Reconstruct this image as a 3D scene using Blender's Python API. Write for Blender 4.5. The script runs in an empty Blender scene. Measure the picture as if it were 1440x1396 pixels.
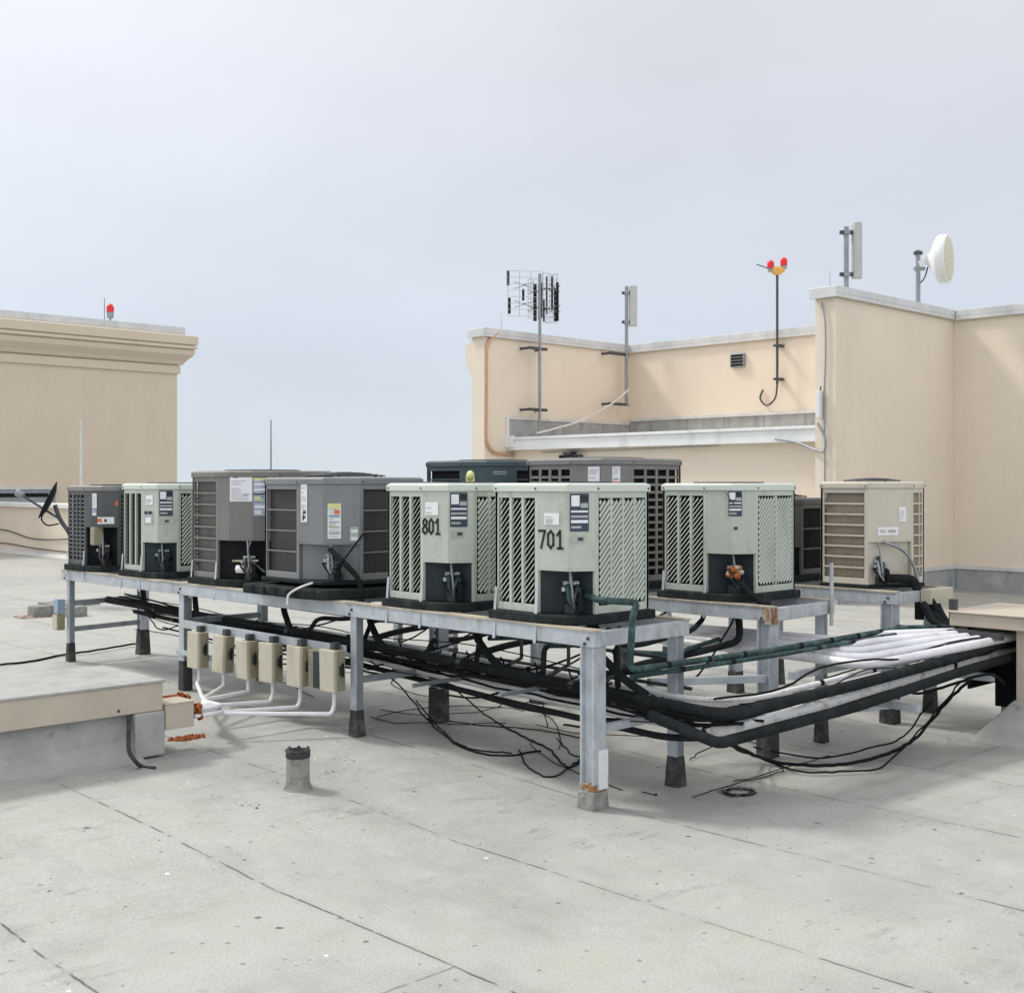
import bpy, math, random
from mathutils import Vector, Matrix
random.seed(7)
S = bpy.context.scene
COL = S.collection
# ---------------------------------------------------------------- view geometry
F, CX, HY, H = 1724.0, 720.0, 681.0, 1.75
AZ = math.radians(45.9)
FW = Vector((math.cos(AZ), math.sin(AZ), 0)); RT = Vector((math.sin(AZ), -math.cos(AZ), 0))
def ray(px, py): return FW + RT*((px-CX)/F) + Vector((0, 0, -(py-HY)/F))
def at(px, py, z):
    r = ray(px, py); return Vector((0, 0, H)) + r*((z-H)/r.z)
def on_x(px, py, X):
    r = ray(px, py); return Vector((0, 0, H)) + r*(X/r.x)
def on_y(px, py, Y):
    r = ray(px, py); return Vector((0, 0, H)) + r*(Y/r.y)
def rz(x, y):
    return 0.13*(1-math.exp(-(y-4.5)/2.2)) if y > 4.5 else 0.0
# ---------------------------------------------------------------- materials
MATS = {}
def M(name, col, rough=.6, metal=0., var=.12, scale=5., bump=0., bscale=60., dirt=None, damt=.5, dscale=3., dz=.25, dlo=.5, dhi=.75, spec=.5):
    m = bpy.data.materials.new(name); m.use_nodes = True
    nt = m.node_tree; N = nt.nodes; L = nt.links
    b = N['Principled BSDF']; b.inputs['Roughness'].default_value = rough; b.inputs['Metallic'].default_value = metal
    b.inputs['Specular IOR Level'].default_value = spec
    tc = N.new('ShaderNodeTexCoord'); oi = N.new('ShaderNodeObjectInfo')
    mul = N.new('ShaderNodeMath'); mul.operation = 'MULTIPLY'; mul.inputs[1].default_value = 37.
    L.new(oi.outputs['Random'], mul.inputs[0])
    add = N.new('ShaderNodeVectorMath'); add.operation = 'ADD'
    L.new(tc.outputs['Object'], add.inputs[0]); L.new(mul.outputs[0], add.inputs[1])
    n1 = N.new('ShaderNodeTexNoise'); n1.inputs['Scale'].default_value = scale; n1.inputs['Detail'].default_value = 6; n1.inputs['Roughness'].default_value = .65
    L.new(add.outputs[0], n1.inputs['Vector'])
    mr = N.new('ShaderNodeMapRange'); mr.inputs['From Min'].default_value = .3; mr.inputs['From Max'].default_value = .7
    mr.inputs['To Min'].default_value = 1-var; mr.inputs['To Max'].default_value = 1+var
    L.new(n1.outputs['Fac'], mr.inputs['Value'])
    mx = N.new('ShaderNodeMix'); mx.data_type = 'RGBA'; mx.blend_type = 'MULTIPLY'; mx.inputs[0].default_value = 1
    mx.inputs[6].default_value = (*col, 1); L.new(mr.outputs[0], mx.inputs[7])
    out = mx.outputs[2]
    if dirt:
        mp = N.new('ShaderNodeMapping'); mp.inputs['Scale'].default_value = (1, 1, dz); L.new(add.outputs[0], mp.inputs['Vector'])
        n2 = N.new('ShaderNodeTexNoise'); n2.inputs['Scale'].default_value = dscale; n2.inputs['Detail'].default_value = 8; n2.inputs['Roughness'].default_value = .7
        L.new(mp.outputs[0], n2.inputs['Vector'])
        r2 = N.new('ShaderNodeMapRange'); r2.inputs['From Min'].default_value = dlo; r2.inputs['From Max'].default_value = dhi
        r2.inputs['To Max'].default_value = damt; L.new(n2.outputs['Fac'], r2.inputs['Value'])
        m2 = N.new('ShaderNodeMix'); m2.data_type = 'RGBA'; m2.inputs[7].default_value = (*dirt, 1)
        L.new(r2.outputs[0], m2.inputs[0]); L.new(out, m2.inputs[6]); out = m2.outputs[2]
    L.new(out, b.inputs['Base Color'])
    if bump:
        n3 = N.new('ShaderNodeTexNoise'); n3.inputs['Scale'].default_value = bscale; n3.inputs['Detail'].default_value = 4
        L.new(add.outputs[0], n3.inputs['Vector'])
        bp = N.new('ShaderNodeBump'); bp.inputs['Strength'].default_value = bump; bp.inputs['Distance'].default_value = .01
        L.new(n3.outputs['Fac'], bp.inputs['Height']); L.new(bp.outputs[0], b.inputs['Normal'])
    MATS[name] = m; return m
def fins(name, c1, c2, scale, rough=.6):
    """coil fins: fine vertical lines"""
    m = M(name, c1, rough, 0, .25, 6); nt = m.node_tree; N = nt.nodes; L = nt.links; b = N['Principled BSDF']
    tc = N.new('ShaderNodeTexCoord'); sp = N.new('ShaderNodeSeparateXYZ'); L.new(tc.outputs['Object'], sp.inputs[0])
    a = N.new('ShaderNodeMath'); a.operation = 'ADD'; L.new(sp.outputs[0], a.inputs[0]); L.new(sp.outputs[1], a.inputs[1])
    s = N.new('ShaderNodeMath'); s.operation = 'MULTIPLY'; s.inputs[1].default_value = scale; L.new(a.outputs[0], s.inputs[0])
    sn = N.new('ShaderNodeMath'); sn.operation = 'SINE'; L.new(s.outputs[0], sn.inputs[0])
    mr = N.new('ShaderNodeMapRange'); mr.inputs['From Min'].default_value = -.3; mr.inputs['From Max'].default_value = .9; L.new(sn.outputs[0], mr.inputs['Value'])
    src = b.inputs['Base Color'].links[0].from_socket
    mx = N.new('ShaderNodeMix'); mx.data_type = 'RGBA'; mx.inputs[7].default_value = (*c2, 1)
    L.new(mr.outputs[0], mx.inputs[0]); L.new(src, mx.inputs[6]); L.new(mx.outputs[2], b.inputs['Base Color'])
    return m
M('stucco', (.775, .68, .555), .92, 0, .03, 1.1, .5, 45, dirt=(.55, .46, .36), damt=.18, dscale=1.3, dz=.16)
M('stucco_grey', (.65, .555, .43), .92, 0, .03, 1.1, .5, 45, dirt=(.47, .39, .31), damt=.18, dscale=1.0, dz=.16)
M('coping', (.62, .63, .62), .5, 0, .1, 3, dirt=(.35, .35, .33), damt=.5, dscale=4)
M('white_metal', (.80, .81, .80), .45, 0, .06, 3, dirt=(.45, .45, .43), damt=.5, dscale=3)
M('membrane_grey', (.36, .37, .37), .9, 0, .18, 4, .4, 80, dirt=(.12, .12, .12), damt=.6, dscale=5, dz=.5)
M('membrane_curb', (.38, .38, .365), .9, 0, .15, 5, .4, 90, dirt=(.10, .10, .10), damt=.55, dscale=9, dz=1, dlo=.58, dhi=.72)
M('galv', (.46, .50, .53), .5, .25, .2, 9, dirt=(.24, .17, .10), damt=.75, dscale=8, dz=.3, dlo=.54, dhi=.74)
M('galv_mid', (.24, .27, .29), .55, .2, .2, 7, dirt=(.10, .08, .06), damt=.6, dscale=6, dz=.3)
M('galv_dark', (.30, .33, .36), .55, .25, .2, 7, dirt=(.10, .08, .06), damt=.6, dscale=6, dz=.3)
M('wood_strip', (.56, .50, .38), .8, 0, .3, 10, dirt=(.30, .27, .22), damt=.9, dscale=5, dz=1, dlo=.44, dhi=.58)
M('rust', (.25, .115, .045), .9, 0, .5, 14, .5, 60, dirt=(.40,.42,.42), damt=.9, dscale=16, dz=.6, dlo=.50, dhi=.58)
M('foam_orange', (.30, .08, .018), .85, 0, .45, 30, 1., 40)
M('concrete', (.27, .265, .245), .9, 0, .3, 18, .6, 60, dirt=(.07, .06, .05), damt=.8, dscale=14, dz=1)
M('bitumen', (.04, .042, .042), .9, 0, .4, 10, .6, 50, dirt=(.22, .22, .21), damt=.7, dscale=7, dz=1)
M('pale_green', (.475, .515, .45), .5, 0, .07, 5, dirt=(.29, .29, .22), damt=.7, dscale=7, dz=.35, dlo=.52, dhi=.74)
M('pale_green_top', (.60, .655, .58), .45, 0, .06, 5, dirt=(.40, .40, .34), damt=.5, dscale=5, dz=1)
M('coil_black', (.016, .016, .018), .85, 0, .4, 8, spec=.15)
M('recess_blue', (.016, .030, .036), .6, 0, .3, 6)
M('black', (.014, .015, .016), .85, 0, .3, 8, spec=.15)
M('black_pad', (.018, .023, .024), .85, 0, .4, 12, .5, 30, dirt=(.10, .10, .09), damt=.5, dscale=8, dz=1, spec=.15)
M('grey_cab', (.215, .225, .228), .45, .1, .08, 5, dirt=(.12, .12, .12), damt=.4, dscale=4)
M('brown_cab', (.20, .193, .18), .5, .1, .08, 5, dirt=(.10, .095, .085), damt=.5, dscale=4)
M('dark_cab', (.085, .092, .094), .45, .1, .12, 5, dirt=(.05, .05, .05), damt=.4, dscale=4)
M('teal_cab', (.055, .088, .094), .45, .1, .1, 5, dirt=(.09, .11, .11), damt=.4, dscale=4)
M('taupe_cab', (.22, .21, .205), .5, .1, .1, 5, dirt=(.12, .11, .10), damt=.4, dscale=4)
M('beige_cab', (.55, .52, .435), .5, 0, .06, 5, dirt=(.34, .29, .21), damt=.5, dscale=4)
fins('fin_dark', (.05, .045, .045), (.012, .012, .013), 420)
fins('fin_brown', (.13, .115, .105), (.05, .044, .042), 420)
fins('fin_tan', (.30, .25, .19), (.20, .165, .125), 420)
M('box_beige', (.52, .49, .385), .5, 0, .07, 9, dirt=(.28, .22, .13), damt=.6, dscale=7)
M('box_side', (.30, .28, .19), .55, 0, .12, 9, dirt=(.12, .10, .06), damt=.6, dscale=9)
M('hood_tan', (.52, .46, .37), .45, .1, .07, 3, dirt=(.30, .25, .18), damt=.5, dscale=2.5, dz=.4)
M('pvc_white', (.78, .78, .80), .4, 0, .06, 9, dirt=(.35, .32, .28), damt=.5, dscale=6, dz=1)
M('wrap_white', (.80, .80, .79), .6, 0, .12, 9, .3, 50, dirt=(.20, .19, .17), damt=.7, dscale=9, dz=1, dlo=.52, dhi=.66)
M('insul_black', (.016, .019, .02), .85, 0, .35, 9, .4, 40, dirt=(.06, .065, .065), damt=.5, dscale=5, dz=1, spec=.15)
M('insul_teal', (.012, .042, .042), .6, 0, .5, 12, .4, 40, dirt=(.16, .30, .27), damt=.6, dscale=12, dz=1)
M('insul_tan', (.38, .32, .2), .8, 0, .4, 12, .5, 40, dirt=(.08, .07, .05), damt=.8, dscale=12, dz=1)
M('pipe_beige', (.55, .33, .21), .5, 0, .15, 9)
M('copper', (.42, .2, .1), .45, .6, .3, 20)
M('cable_black', (.012, .012, .013), .85, 0, .2, 9, spec=.15)
M('cable_white', (.7, .7, .68), .5, 0, .1, 9)
M('steel_dark', (.07, .075, .08), .5, .4, .25, 10)
M('steel_mid', (.30, .32, .34), .5, .4, .2, 10)
M('alu', (.45, .46, .46), .4, .5, .15, 10)
M('antenna_grey', (.50, .50, .47), .5, 0, .08, 6)
M('radome', (.80, .81, .80), .45, 0, .03, 3)
M('radome_face', (.60, .58, .45), .5, 0, .04, 3)
M('red_lamp', (.75, .012, .02), .2, 0, .1, 9)
M('orange_paint', (.72, .42, .10), .5, 0, .15, 12)
M('paper', (.80, .80, .82), .55, 0, .05, 20)
M('paper_blue', (.28, .36, .46), .5, 0, .25, 60)
M('ink_blue', (.035, .05, .085), .5, 0, .2, 20)
M('ink', (.014, .014, .016), .6, 0, .2, 20)
M('yellow', (.68, .68, .30), .5, 0, .1, 20)
M('orange_ink', (.72, .16, .05), .5, 0, .1, 20)
M('plate_silver', (.42, .44, .42), .4, .3, .1, 20)
M('white_patch', (.74, .75, .75), .7, 0, .12, 20, dirt=(.3, .3, .3), damt=.6, dscale=20, dz=1)
M('far_ground', (.22, .24, .23), .95, 0, .3, .01)

def streaks(name, z0, z1, col, amt):
    nt = MATS[name].node_tree; N = nt.nodes; L = nt.links; b = N['Principled BSDF']
    g = N.new('ShaderNodeNewGeometry'); mp = N.new('ShaderNodeMapping'); mp.inputs['Scale'].default_value = (3.5, 3.5, .12); L.new(g.outputs['Position'], mp.inputs[0])
    n = N.new('ShaderNodeTexNoise'); n.inputs['Scale'].default_value = 1.6; n.inputs['Detail'].default_value = 7; n.inputs['Roughness'].default_value = .7; L.new(mp.outputs[0], n.inputs['Vector'])
    r = N.new('ShaderNodeMapRange'); r.inputs['From Min'].default_value = .5; r.inputs['From Max'].default_value = .75; L.new(n.outputs['Fac'], r.inputs['Value'])
    sp = N.new('ShaderNodeSeparateXYZ'); L.new(g.outputs['Position'], sp.inputs[0])
    h = N.new('ShaderNodeMapRange'); h.inputs['From Min'].default_value = z0; h.inputs['From Max'].default_value = z1; h.inputs['To Max'].default_value = amt; L.new(sp.outputs[2], h.inputs['Value'])
    m = N.new('ShaderNodeMath'); m.operation = 'MULTIPLY'; L.new(r.outputs[0], m.inputs[0]); L.new(h.outputs[0], m.inputs[1])
    src = b.inputs['Base Color'].links[0].from_socket; mx = N.new('ShaderNodeMix'); mx.data_type = 'RGBA'; mx.inputs[7].default_value = (*col, 1)
    L.new(m.outputs[0], mx.inputs[0]); L.new(src, mx.inputs[6]); L.new(mx.outputs[2], b.inputs['Base Color'])
streaks('stucco', 2.6, 4.4, (.45, .39, .32), .12); streaks('stucco_grey', 2.5, 5.0, (.40, .34, .27), .12)
def roof_material():
    m = bpy.data.materials.new('roof_membrane'); m.use_nodes = True; nt = m.node_tree; N = nt.nodes; L = nt.links
    b = N['Principled BSDF']; b.inputs['Roughness'].default_value = .62; b.inputs['Specular IOR Level'].default_value = .5
    geo = N.new('ShaderNodeNewGeometry'); P = geo.outputs['Position']
    def math_(op, a, bb=None, c=None):
        n = N.new('ShaderNodeMath'); n.operation = op
        for i, v in enumerate((a, bb, c)):
            if v is None: continue
            if hasattr(v, 'links'): L.new(v, n.inputs[i])
            else: n.inputs[i].default_value = v
        return n.outputs[0]
    def noise(scale, det=5, rough=.6, vec=None, sc=None):
        n = N.new('ShaderNodeTexNoise'); n.inputs['Scale'].default_value = scale; n.inputs['Detail'].default_value = det; n.inputs['Roughness'].default_value = rough
        v = vec or P
        if sc:
            mp = N.new('ShaderNodeMapping'); mp.inputs['Scale'].default_value = sc; L.new(v, mp.inputs['Vector']); v = mp.outputs[0]
        L.new(v, n.inputs['Vector']); return n.outputs['Fac']
    def rng(v, a, bb, c=0., d=1.):
        n = N.new('ShaderNodeMapRange'); n.inputs['From Min'].default_value = a; n.inputs['From Max'].default_value = bb
        n.inputs['To Min'].default_value = c; n.inputs['To Max'].default_value = d; L.new(v, n.inputs['Value']); return n.outputs[0]
    def mix(f, a, bb, mode='MIX'):
        n = N.new('ShaderNodeMix'); n.data_type = 'RGBA'; n.blend_type = mode
        if hasattr(f, 'links'): L.new(f, n.inputs[0])
        else: n.inputs[0].default_value = f
        for i, v in ((6, a), (7, bb)):
            if hasattr(v, 'links'): L.new(v, n.inputs[i])
            else: n.inputs[i].default_value = (*v, 1)
        return n.outputs[2]
    sp = N.new('ShaderNodeSeparateXYZ'); L.new(P, sp.inputs[0]); X, Y = sp.outputs[0], sp.outputs[1]
    c = mix(rng(noise(.55, 5, .6), .38, .62), (.318, .338, .312), (.418, .419, .355))
    c = mix(rng(noise(3.2, 6, .7), .3, .7), c, (.44, .44, .42)); 
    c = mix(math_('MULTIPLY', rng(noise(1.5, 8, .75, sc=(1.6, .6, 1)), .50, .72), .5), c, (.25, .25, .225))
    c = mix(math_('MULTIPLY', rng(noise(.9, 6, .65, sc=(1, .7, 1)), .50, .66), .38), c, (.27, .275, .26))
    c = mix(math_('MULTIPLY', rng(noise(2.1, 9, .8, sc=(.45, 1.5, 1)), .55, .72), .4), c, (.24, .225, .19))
    c = mix(math_('MULTIPLY', rng(noise(6., 7, .75), .60, .72), .35), c, (.52, .52, .50))
    c = mix(1., c, mix(rng(noise(95, 3, .8), .3, .7), (.74, .74, .74), (1.22, 1.22, 1.22)), 'MULTIPLY')
    # roll laps run along Y every 1.03 m
    wob = math_('MULTIPLY', math_('SUBTRACT', noise(.6, 2, .5), .5), .07)
    fine = math_('MULTIPLY', math_('SUBTRACT', noise(11, 3, .6), .5), .016)
    xs = math_('DIVIDE', math_('ADD', math_('ADD', math_('SUBTRACT', X, 1.92), wob), fine), 1.03)
    idx = math_('ROUND', xs)
    dx = math_('MULTIPLY', math_('ABSOLUTE', math_('SUBTRACT', xs, idx)), 1.03)
    gate = rng(noise(9, 2, .5), .40, .5); gate2 = rng(noise(1.3, 3, .6), .38, .56, .35, 1.)
    seam = math_('MULTIPLY', math_('MULTIPLY', rng(dx, .003, .008, 1., 0.), gate), gate2)
    halo = math_('MULTIPLY', rng(dx, .0, .05, 1., 0.), .16)
    # end laps run along X, one per roll, shifted roll to roll
    wn = N.new('ShaderNodeTexWhiteNoise'); wn.noise_dimensions = '1D'; L.new(math_('FLOOR', xs), wn.inputs['W'])
    ys = math_('DIVIDE', math_('ADD', math_('ADD', Y, math_('MULTIPLY', wn.outputs['Value'], 8.)), math_('MULTIPLY', fine, 1.5)), 8.)
    dy = math_('MULTIPLY', math_('ABSOLUTE', math_('SUBTRACT', ys, math_('ROUND', ys))), 8.)
    seam2 = math_('MULTIPLY', math_('MULTIPLY', rng(dy, .003, .008, 1., 0.), gate), .6)
    halo2 = math_('MULTIPLY', rng(dy, .0, .07, 1., 0.), .18)
    c = mix(math_('MAXIMUM', halo, halo2), c, (.26, .26, .25))
    c = mix(math_('MULTIPLY', math_('MAXIMUM', seam, seam2), .88), c, (.05, .045, .04))
    # grit and droppings
    wv = N.new('ShaderNodeTexNoise'); wv.inputs['Scale'].default_value = 30; wv.inputs['Detail'].default_value = 3; L.new(P, wv.inputs['Vector'])
    ws = N.new('ShaderNodeVectorMath'); ws.operation = 'SCALE'; ws.inputs['Scale'].default_value = .045; L.new(wv.outputs['Color'], ws.inputs[0])
    wa = N.new('ShaderNodeVectorMath'); wa.operation = 'ADD'; L.new(P, wa.inputs[0]); L.new(ws.outputs[0], wa.inputs[1]); PW = wa.outputs[0]
    def dots(scale, size, keep, seed):
        v = N.new('ShaderNodeTexVoronoi'); v.inputs['Scale'].default_value = scale; v.voronoi_dimensions = '2D'
        mp = N.new('ShaderNodeMapping'); mp.inputs['Location'].default_value = (seed, seed*.7, 0); L.new(PW, mp.inputs['Vector']); L.new(mp.outputs[0], v.inputs['Vector'])
        s = N.new('ShaderNodeSeparateColor'); L.new(v.outputs['Color'], s.inputs[0])
        sz = math_('MULTIPLY', s.outputs[1], size)
        return math_('MULTIPLY', math_('LESS_THAN', v.outputs['Distance'], sz), math_('GREATER_THAN', s.outputs[0], 1-keep))
    c = mix(math_('MULTIPLY', dots(6., .09, .07, 3.1), .8), c, (.07, .06, .05))
    c = mix(math_('MULTIPLY', dots(15., .17, .10, 9.7), .6), c, (.12, .11, .10))
    c = mix(math_('MULTIPLY', dots(2.4, .03, .10, 5.2), .8), c, (.8, .8, .8))
    # scuffed dark grime blotches
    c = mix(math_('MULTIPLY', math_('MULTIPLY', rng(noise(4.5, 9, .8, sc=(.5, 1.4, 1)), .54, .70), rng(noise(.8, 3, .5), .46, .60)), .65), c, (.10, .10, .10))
    L.new(c, b.inputs['Base Color'])
    bp = N.new('ShaderNodeBump'); bp.inputs['Strength'].default_value = .35; bp.inputs['Distance'].default_value = .01
    hgt = math_('ADD', math_('MULTIPLY', noise(160, 3, .7), .25), math_('ADD', math_('MULTIPLY', noise(5, 4, .6), .8), math_('ADD', math_('MULTIPLY', seam, -.4), math_('MULTIPLY', math_('FRACT', math_('SUBTRACT', xs, .5)), 1.0))))
    L.new(hgt, bp.inputs['Height']); L.new(bp.outputs[0], b.inputs['Normal'])
    MATS['roof'] = m
roof_material()
# ---------------------------------------------------------------- mesh builder
class MB:
    def __init__(s): s.v = []; s.f = []; s.m = []; s.mats = []; s.sm = []
    def mi(s, mat):
        if mat not in s.mats: s.mats.append(mat)
        return s.mats.index(mat)
    def add(s, vs, fs, mat, smooth=False):
        o = len(s.v); s.v += [Vector(v) for v in vs]; k = s.mi(mat)
        for f in fs: s.f.append([o+i for i in f]); s.m.append(k); s.sm.append(smooth)
        return s
    def box(s, a, b, mat):
        x0, y0, z0 = [min(p, q) for p, q in zip(a, b)]; x1, y1, z1 = [max(p, q) for p, q in zip(a, b)]
        return s.add([(x0,y0,z0),(x1,y0,z0),(x1,y1,z0),(x0,y1,z0),(x0,y0,z1),(x1,y0,z1),(x1,y1,z1),(x0,y1,z1)],
              [(0,3,2,1),(4,5,6,7),(0,1,5,4),(1,2,6,5),(2,3,7,6),(3,0,4,7)], mat)
    def frustum(s, o0, z0, o1, z1, mat, caps=True):
        n = len(o0)
        vs = [(x,y,z0) for x,y in o0]+[(x,y,z1) for x,y in o1]
        fs = [(i,(i+1)%n,n+(i+1)%n,n+i) for i in range(n)]
        if caps: fs += [tuple(range(n-1,-1,-1)), tuple(range(n,2*n))]
        return s.add(vs, fs, mat)
    def prism(s, o, z0, z1, mat): return s.frustum(o, z0, o, z1, mat)
    def extrude_x(s, prof, x0, x1, mat):
        n = len(prof); vs = [(x0,y,z) for y,z in prof]+[(x1,y,z) for y,z in prof]
        return s.add(vs, [(i,(i+1)%n,n+(i+1)%n,n+i) for i in range(n)]+[tuple(range(n-1,-1,-1)), tuple(range(n,2*n))], mat)
    def bar(s, p, q, w, h, mat, up=(0,0,1)):
        p = Vector(p); q = Vector(q); d = (q-p).normalized(); u = Vector(up)
        if abs(d.dot(u)) > .98: u = Vector((1,0,0))
        a = d.cross(u).normalized()*(w/2); c = a.cross(d).normalized()*(h/2)
        vs = [p-a-c,p+a-c,p+a+c,p-a+c,q-a-c,q+a-c,q+a+c,q-a+c]
        return s.add(vs, [(0,3,2,1),(4,5,6,7),(0,1,5,4),(1,2,6,5),(2,3,7,6),(3,0,4,7)], mat)
    def tube(s, pts, r, mat, seg=10, cap=True):
        pts = [Vector(p) for p in pts]; n = len(pts); rings = []
        rr = r if isinstance(r, (list, tuple)) else [r]*n
        t0 = (pts[1]-pts[0]).normalized(); ref = Vector((0,0,1)) if abs(t0.z) < .9 else Vector((1,0,0))
        a = t0.cross(ref).normalized()
        for i in range(n):
            t = ((pts[min(i+1,n-1)]-pts[i]).normalized()+(pts[i]-pts[max(i-1,0)]).normalized())
            t = t.normalized() if t.length > 1e-6 else t0
            a = (a-t*a.dot(t)); a = a.normalized() if a.length > 1e-6 else t.orthogonal().normalized()
            bb = t.cross(a)
            rings.append([pts[i]+(a*math.cos(k*2*math.pi/seg)+bb*math.sin(k*2*math.pi/seg))*rr[i] for k in range(seg)])
        vs = [v for R in rings for v in R]
        fs = [(i*seg+k, i*seg+(k+1)%seg, (i+1)*seg+(k+1)%seg, (i+1)*seg+k) for i in range(n-1) for k in range(seg)]
        s.add(vs, fs, mat, True)
        if cap: s.add(rings[0], [tuple(range(seg-1,-1,-1))], mat); s.add(rings[-1], [tuple(range(seg))], mat)
        return s
    def cyl(s, c, r, z0, z1, mat, seg=20, r1=None):
        return s.tube([(c[0],c[1],z0),(c[0],c[1],z1)], [r, r if r1 is None else r1], mat, seg)
    def lathe(s, c, axis, prof, mat, seg=28):
        """prof: (distance along axis, radius)"""
        c = Vector(c); ax = Vector(axis).normalized(); return s.tube_rings(c, ax, prof, mat, seg)
    def tube_rings(s, c, ax, prof, mat, seg):
        a = ax.orthogonal().normalized(); b = ax.cross(a)
        vs = [c+ax*t+(a*math.cos(k*2*math.pi/seg)+b*math.sin(k*2*math.pi/seg))*max(r,1e-4) for t, r in prof for k in range(seg)]
        fs = [(i*seg+k, i*seg+(k+1)%seg, (i+1)*seg+(k+1)%seg, (i+1)*seg+k) for i in range(len(prof)-1) for k in range(seg)]
        return s.add(vs, fs, mat, True)
    def build(s, name, parent=None, bevel=0., loc=None):
        me = bpy.data.meshes.new(name); me.from_pydata([tuple(v) for v in s.v], [], s.f)
        for mt in s.mats: me.materials.append(MATS[mt])
        me.polygons.foreach_set('material_index', s.m); me.polygons.foreach_set('use_smooth', s.sm); me.update()
        o = bpy.data.objects.new(name, me); COL.objects.link(o)
        if parent: o.parent = parent
        if loc: o.location = loc
        if bevel:
            bm_ = o.modifiers.new('bevel', 'BEVEL'); bm_.width = bevel; bm_.segments = 2; bm_.limit_method = 'ANGLE'; bm_.angle_limit = math.radians(40)
        return o
def fillet(pts, rad, n=6):
    pts = [Vector(p) for p in pts]; out = [pts[0]]
    for i in range(1, len(pts)-1):
        a, b, c = pts[i-1], pts[i], pts[i+1]
        r = min(rad, (b-a).length*.48, (c-b).length*.48)
        p = b+(a-b).normalized()*r; q = b+(c-b).normalized()*r
        for k in range(n+1):
            t = k/n; out.append(p*(1-t)**2+b*2*t*(1-t)+q*t*t)
    out.append(pts[-1]); return out
def spline(pts, n=8, jit=0.):
    pts = [Vector(p) for p in pts]; P = [pts[0]]+pts+[pts[-1]]; out = []
    for i in range(1, len(P)-2):
        for k in range(n):
            t = k/n; a, b, c, d = P[i-1], P[i], P[i+1], P[i+2]
            v = .5*((2*b)+(c-a)*t+(2*a-5*b+4*c-d)*t*t+(3*b-a-3*c+d)*t**3)
            if jit and (i > 1 or k): v = v+Vector((random.uniform(-jit,jit), random.uniform(-jit,jit), random.uniform(0,jit*.4)))
            out.append(v)
    out.append(pts[-1]); return out
def tag(o, label=None, cat=None, group=None, kind=None):
    if label: o['label'] = label
    if cat: o['category'] = cat
    if group: o['group'] = group
    if kind: o['kind'] = kind
    return o
def thing(name, label, cat, loc=(0,0,0), group=None):
    o = bpy.data.objects.new(name, None); o.empty_display_size = .1; COL.objects.link(o); o.location = loc
    return tag(o, label, cat, group)
def dup(root, loc, label, rot=None):
    r = root.copy(); COL.objects.link(r); r.location = loc; r['label'] = label
    if rot: r.rotation_euler = rot
    for ch in list(root.children):
        c = ch.copy(); COL.objects.link(c); c.parent = r
        for g in list(ch.children):
            d = g.copy(); COL.objects.link(d); d.parent = c
    return r
def text_mesh(txt, size, mat, name, parent, origin, u, sx=1.0, extr=.0006):
    cu = bpy.data.curves.new(name, 'FONT'); cu.body = txt; cu.size = size; cu.extrude = extr; cu.offset = .003
    tmp = bpy.data.objects.new('tmp_text', cu); COL.objects.link(tmp); bpy.context.view_layer.update()
    me = bpy.data.meshes.new_from_object(tmp.evaluated_get(bpy.context.evaluated_depsgraph_get()))
    bpy.data.objects.remove(tmp); u = Vector(u).normalized(); v = Vector((0,0,1)); n = u.cross(v)
    mt = Matrix((( u.x*sx, v.x, n.x, origin[0]), (u.y*sx, v.y, n.y, origin[1]), (u.z*sx, v.z, n.z, origin[2]), (0,0,0,1)))
    me.transform(mt); me.materials.clear(); me.materials.append(MATS[mat]); me.name = name
    o = bpy.data.objects.new(name, me); COL.objects.link(o); o.parent = parent; return o
# ---------------------------------------------------------------- ground and roof
m = MB(); xs = [-40+2*i for i in range(0, 41)]; ys = [-30, -20, -10, -4, 0, 2, 4, 4.5]+[4.5+.5*i for i in range(1, 24)]+[18, 20, 25, 30, 40, 50]
vs = [(x, y, rz(x, y)) for y in ys for x in xs]; nx = len(xs)
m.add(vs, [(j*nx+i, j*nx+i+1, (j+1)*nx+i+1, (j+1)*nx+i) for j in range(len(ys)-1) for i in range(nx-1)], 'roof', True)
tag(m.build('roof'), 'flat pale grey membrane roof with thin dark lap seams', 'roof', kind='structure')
m = MB(); m.add([(-4000,-4000,-14),(4000,-4000,-14),(4000,4000,-14),(-4000,4000,-14)], [(0,1,2,3)], 'far_ground')
tag(m.build('ground'), 'hazy ground far below the roof', 'ground', kind='structure')
# ---------------------------------------------------------------- penthouse on the right
WX = 18.3; ZT = 4.36
pent = thing('penthouse_building', 'beige stucco penthouse with two projecting wing walls and white gutter between', 'building', (WX, 9, 0))
def P(mb, name, par, bevel=0.):
    o = mb.build(name, None, bevel); o.parent = par; o.matrix_parent_inverse = Matrix.Translation(-par.location); return o
def place(par, o):  # sub-part of an already placed part
    o.parent = par; o.matrix_parent_inverse = par.matrix_world.inverted(); return o
P(MB().box((WX, -12, -.05), (WX+4, 8.958, ZT), 'stucco').box((WX, 9.282, -.05), (WX+4, 15.6, ZT), 'stucco'), 'wall', pent)
def wing_prof(y):
    return [(y,-.05),(y+.32,-.05),(y+.32,3.6),(y+.37,3.68),(y+.44,3.8),(y+.485,3.95),(y+.49,4.2),(y+.36,4.215),(y+.36,4.28),(y+.32,4.29),(y+.32,ZT),(y,ZT)]
P(MB().box((14.85,8.96,-.05),(WX+4,9.28,ZT),'stucco'), 'wing_wall', pent); P(MB().extrude_x(wing_prof(15.6), 14.45, WX+4, 'stucco'), 'wing_wall', pent)
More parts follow.
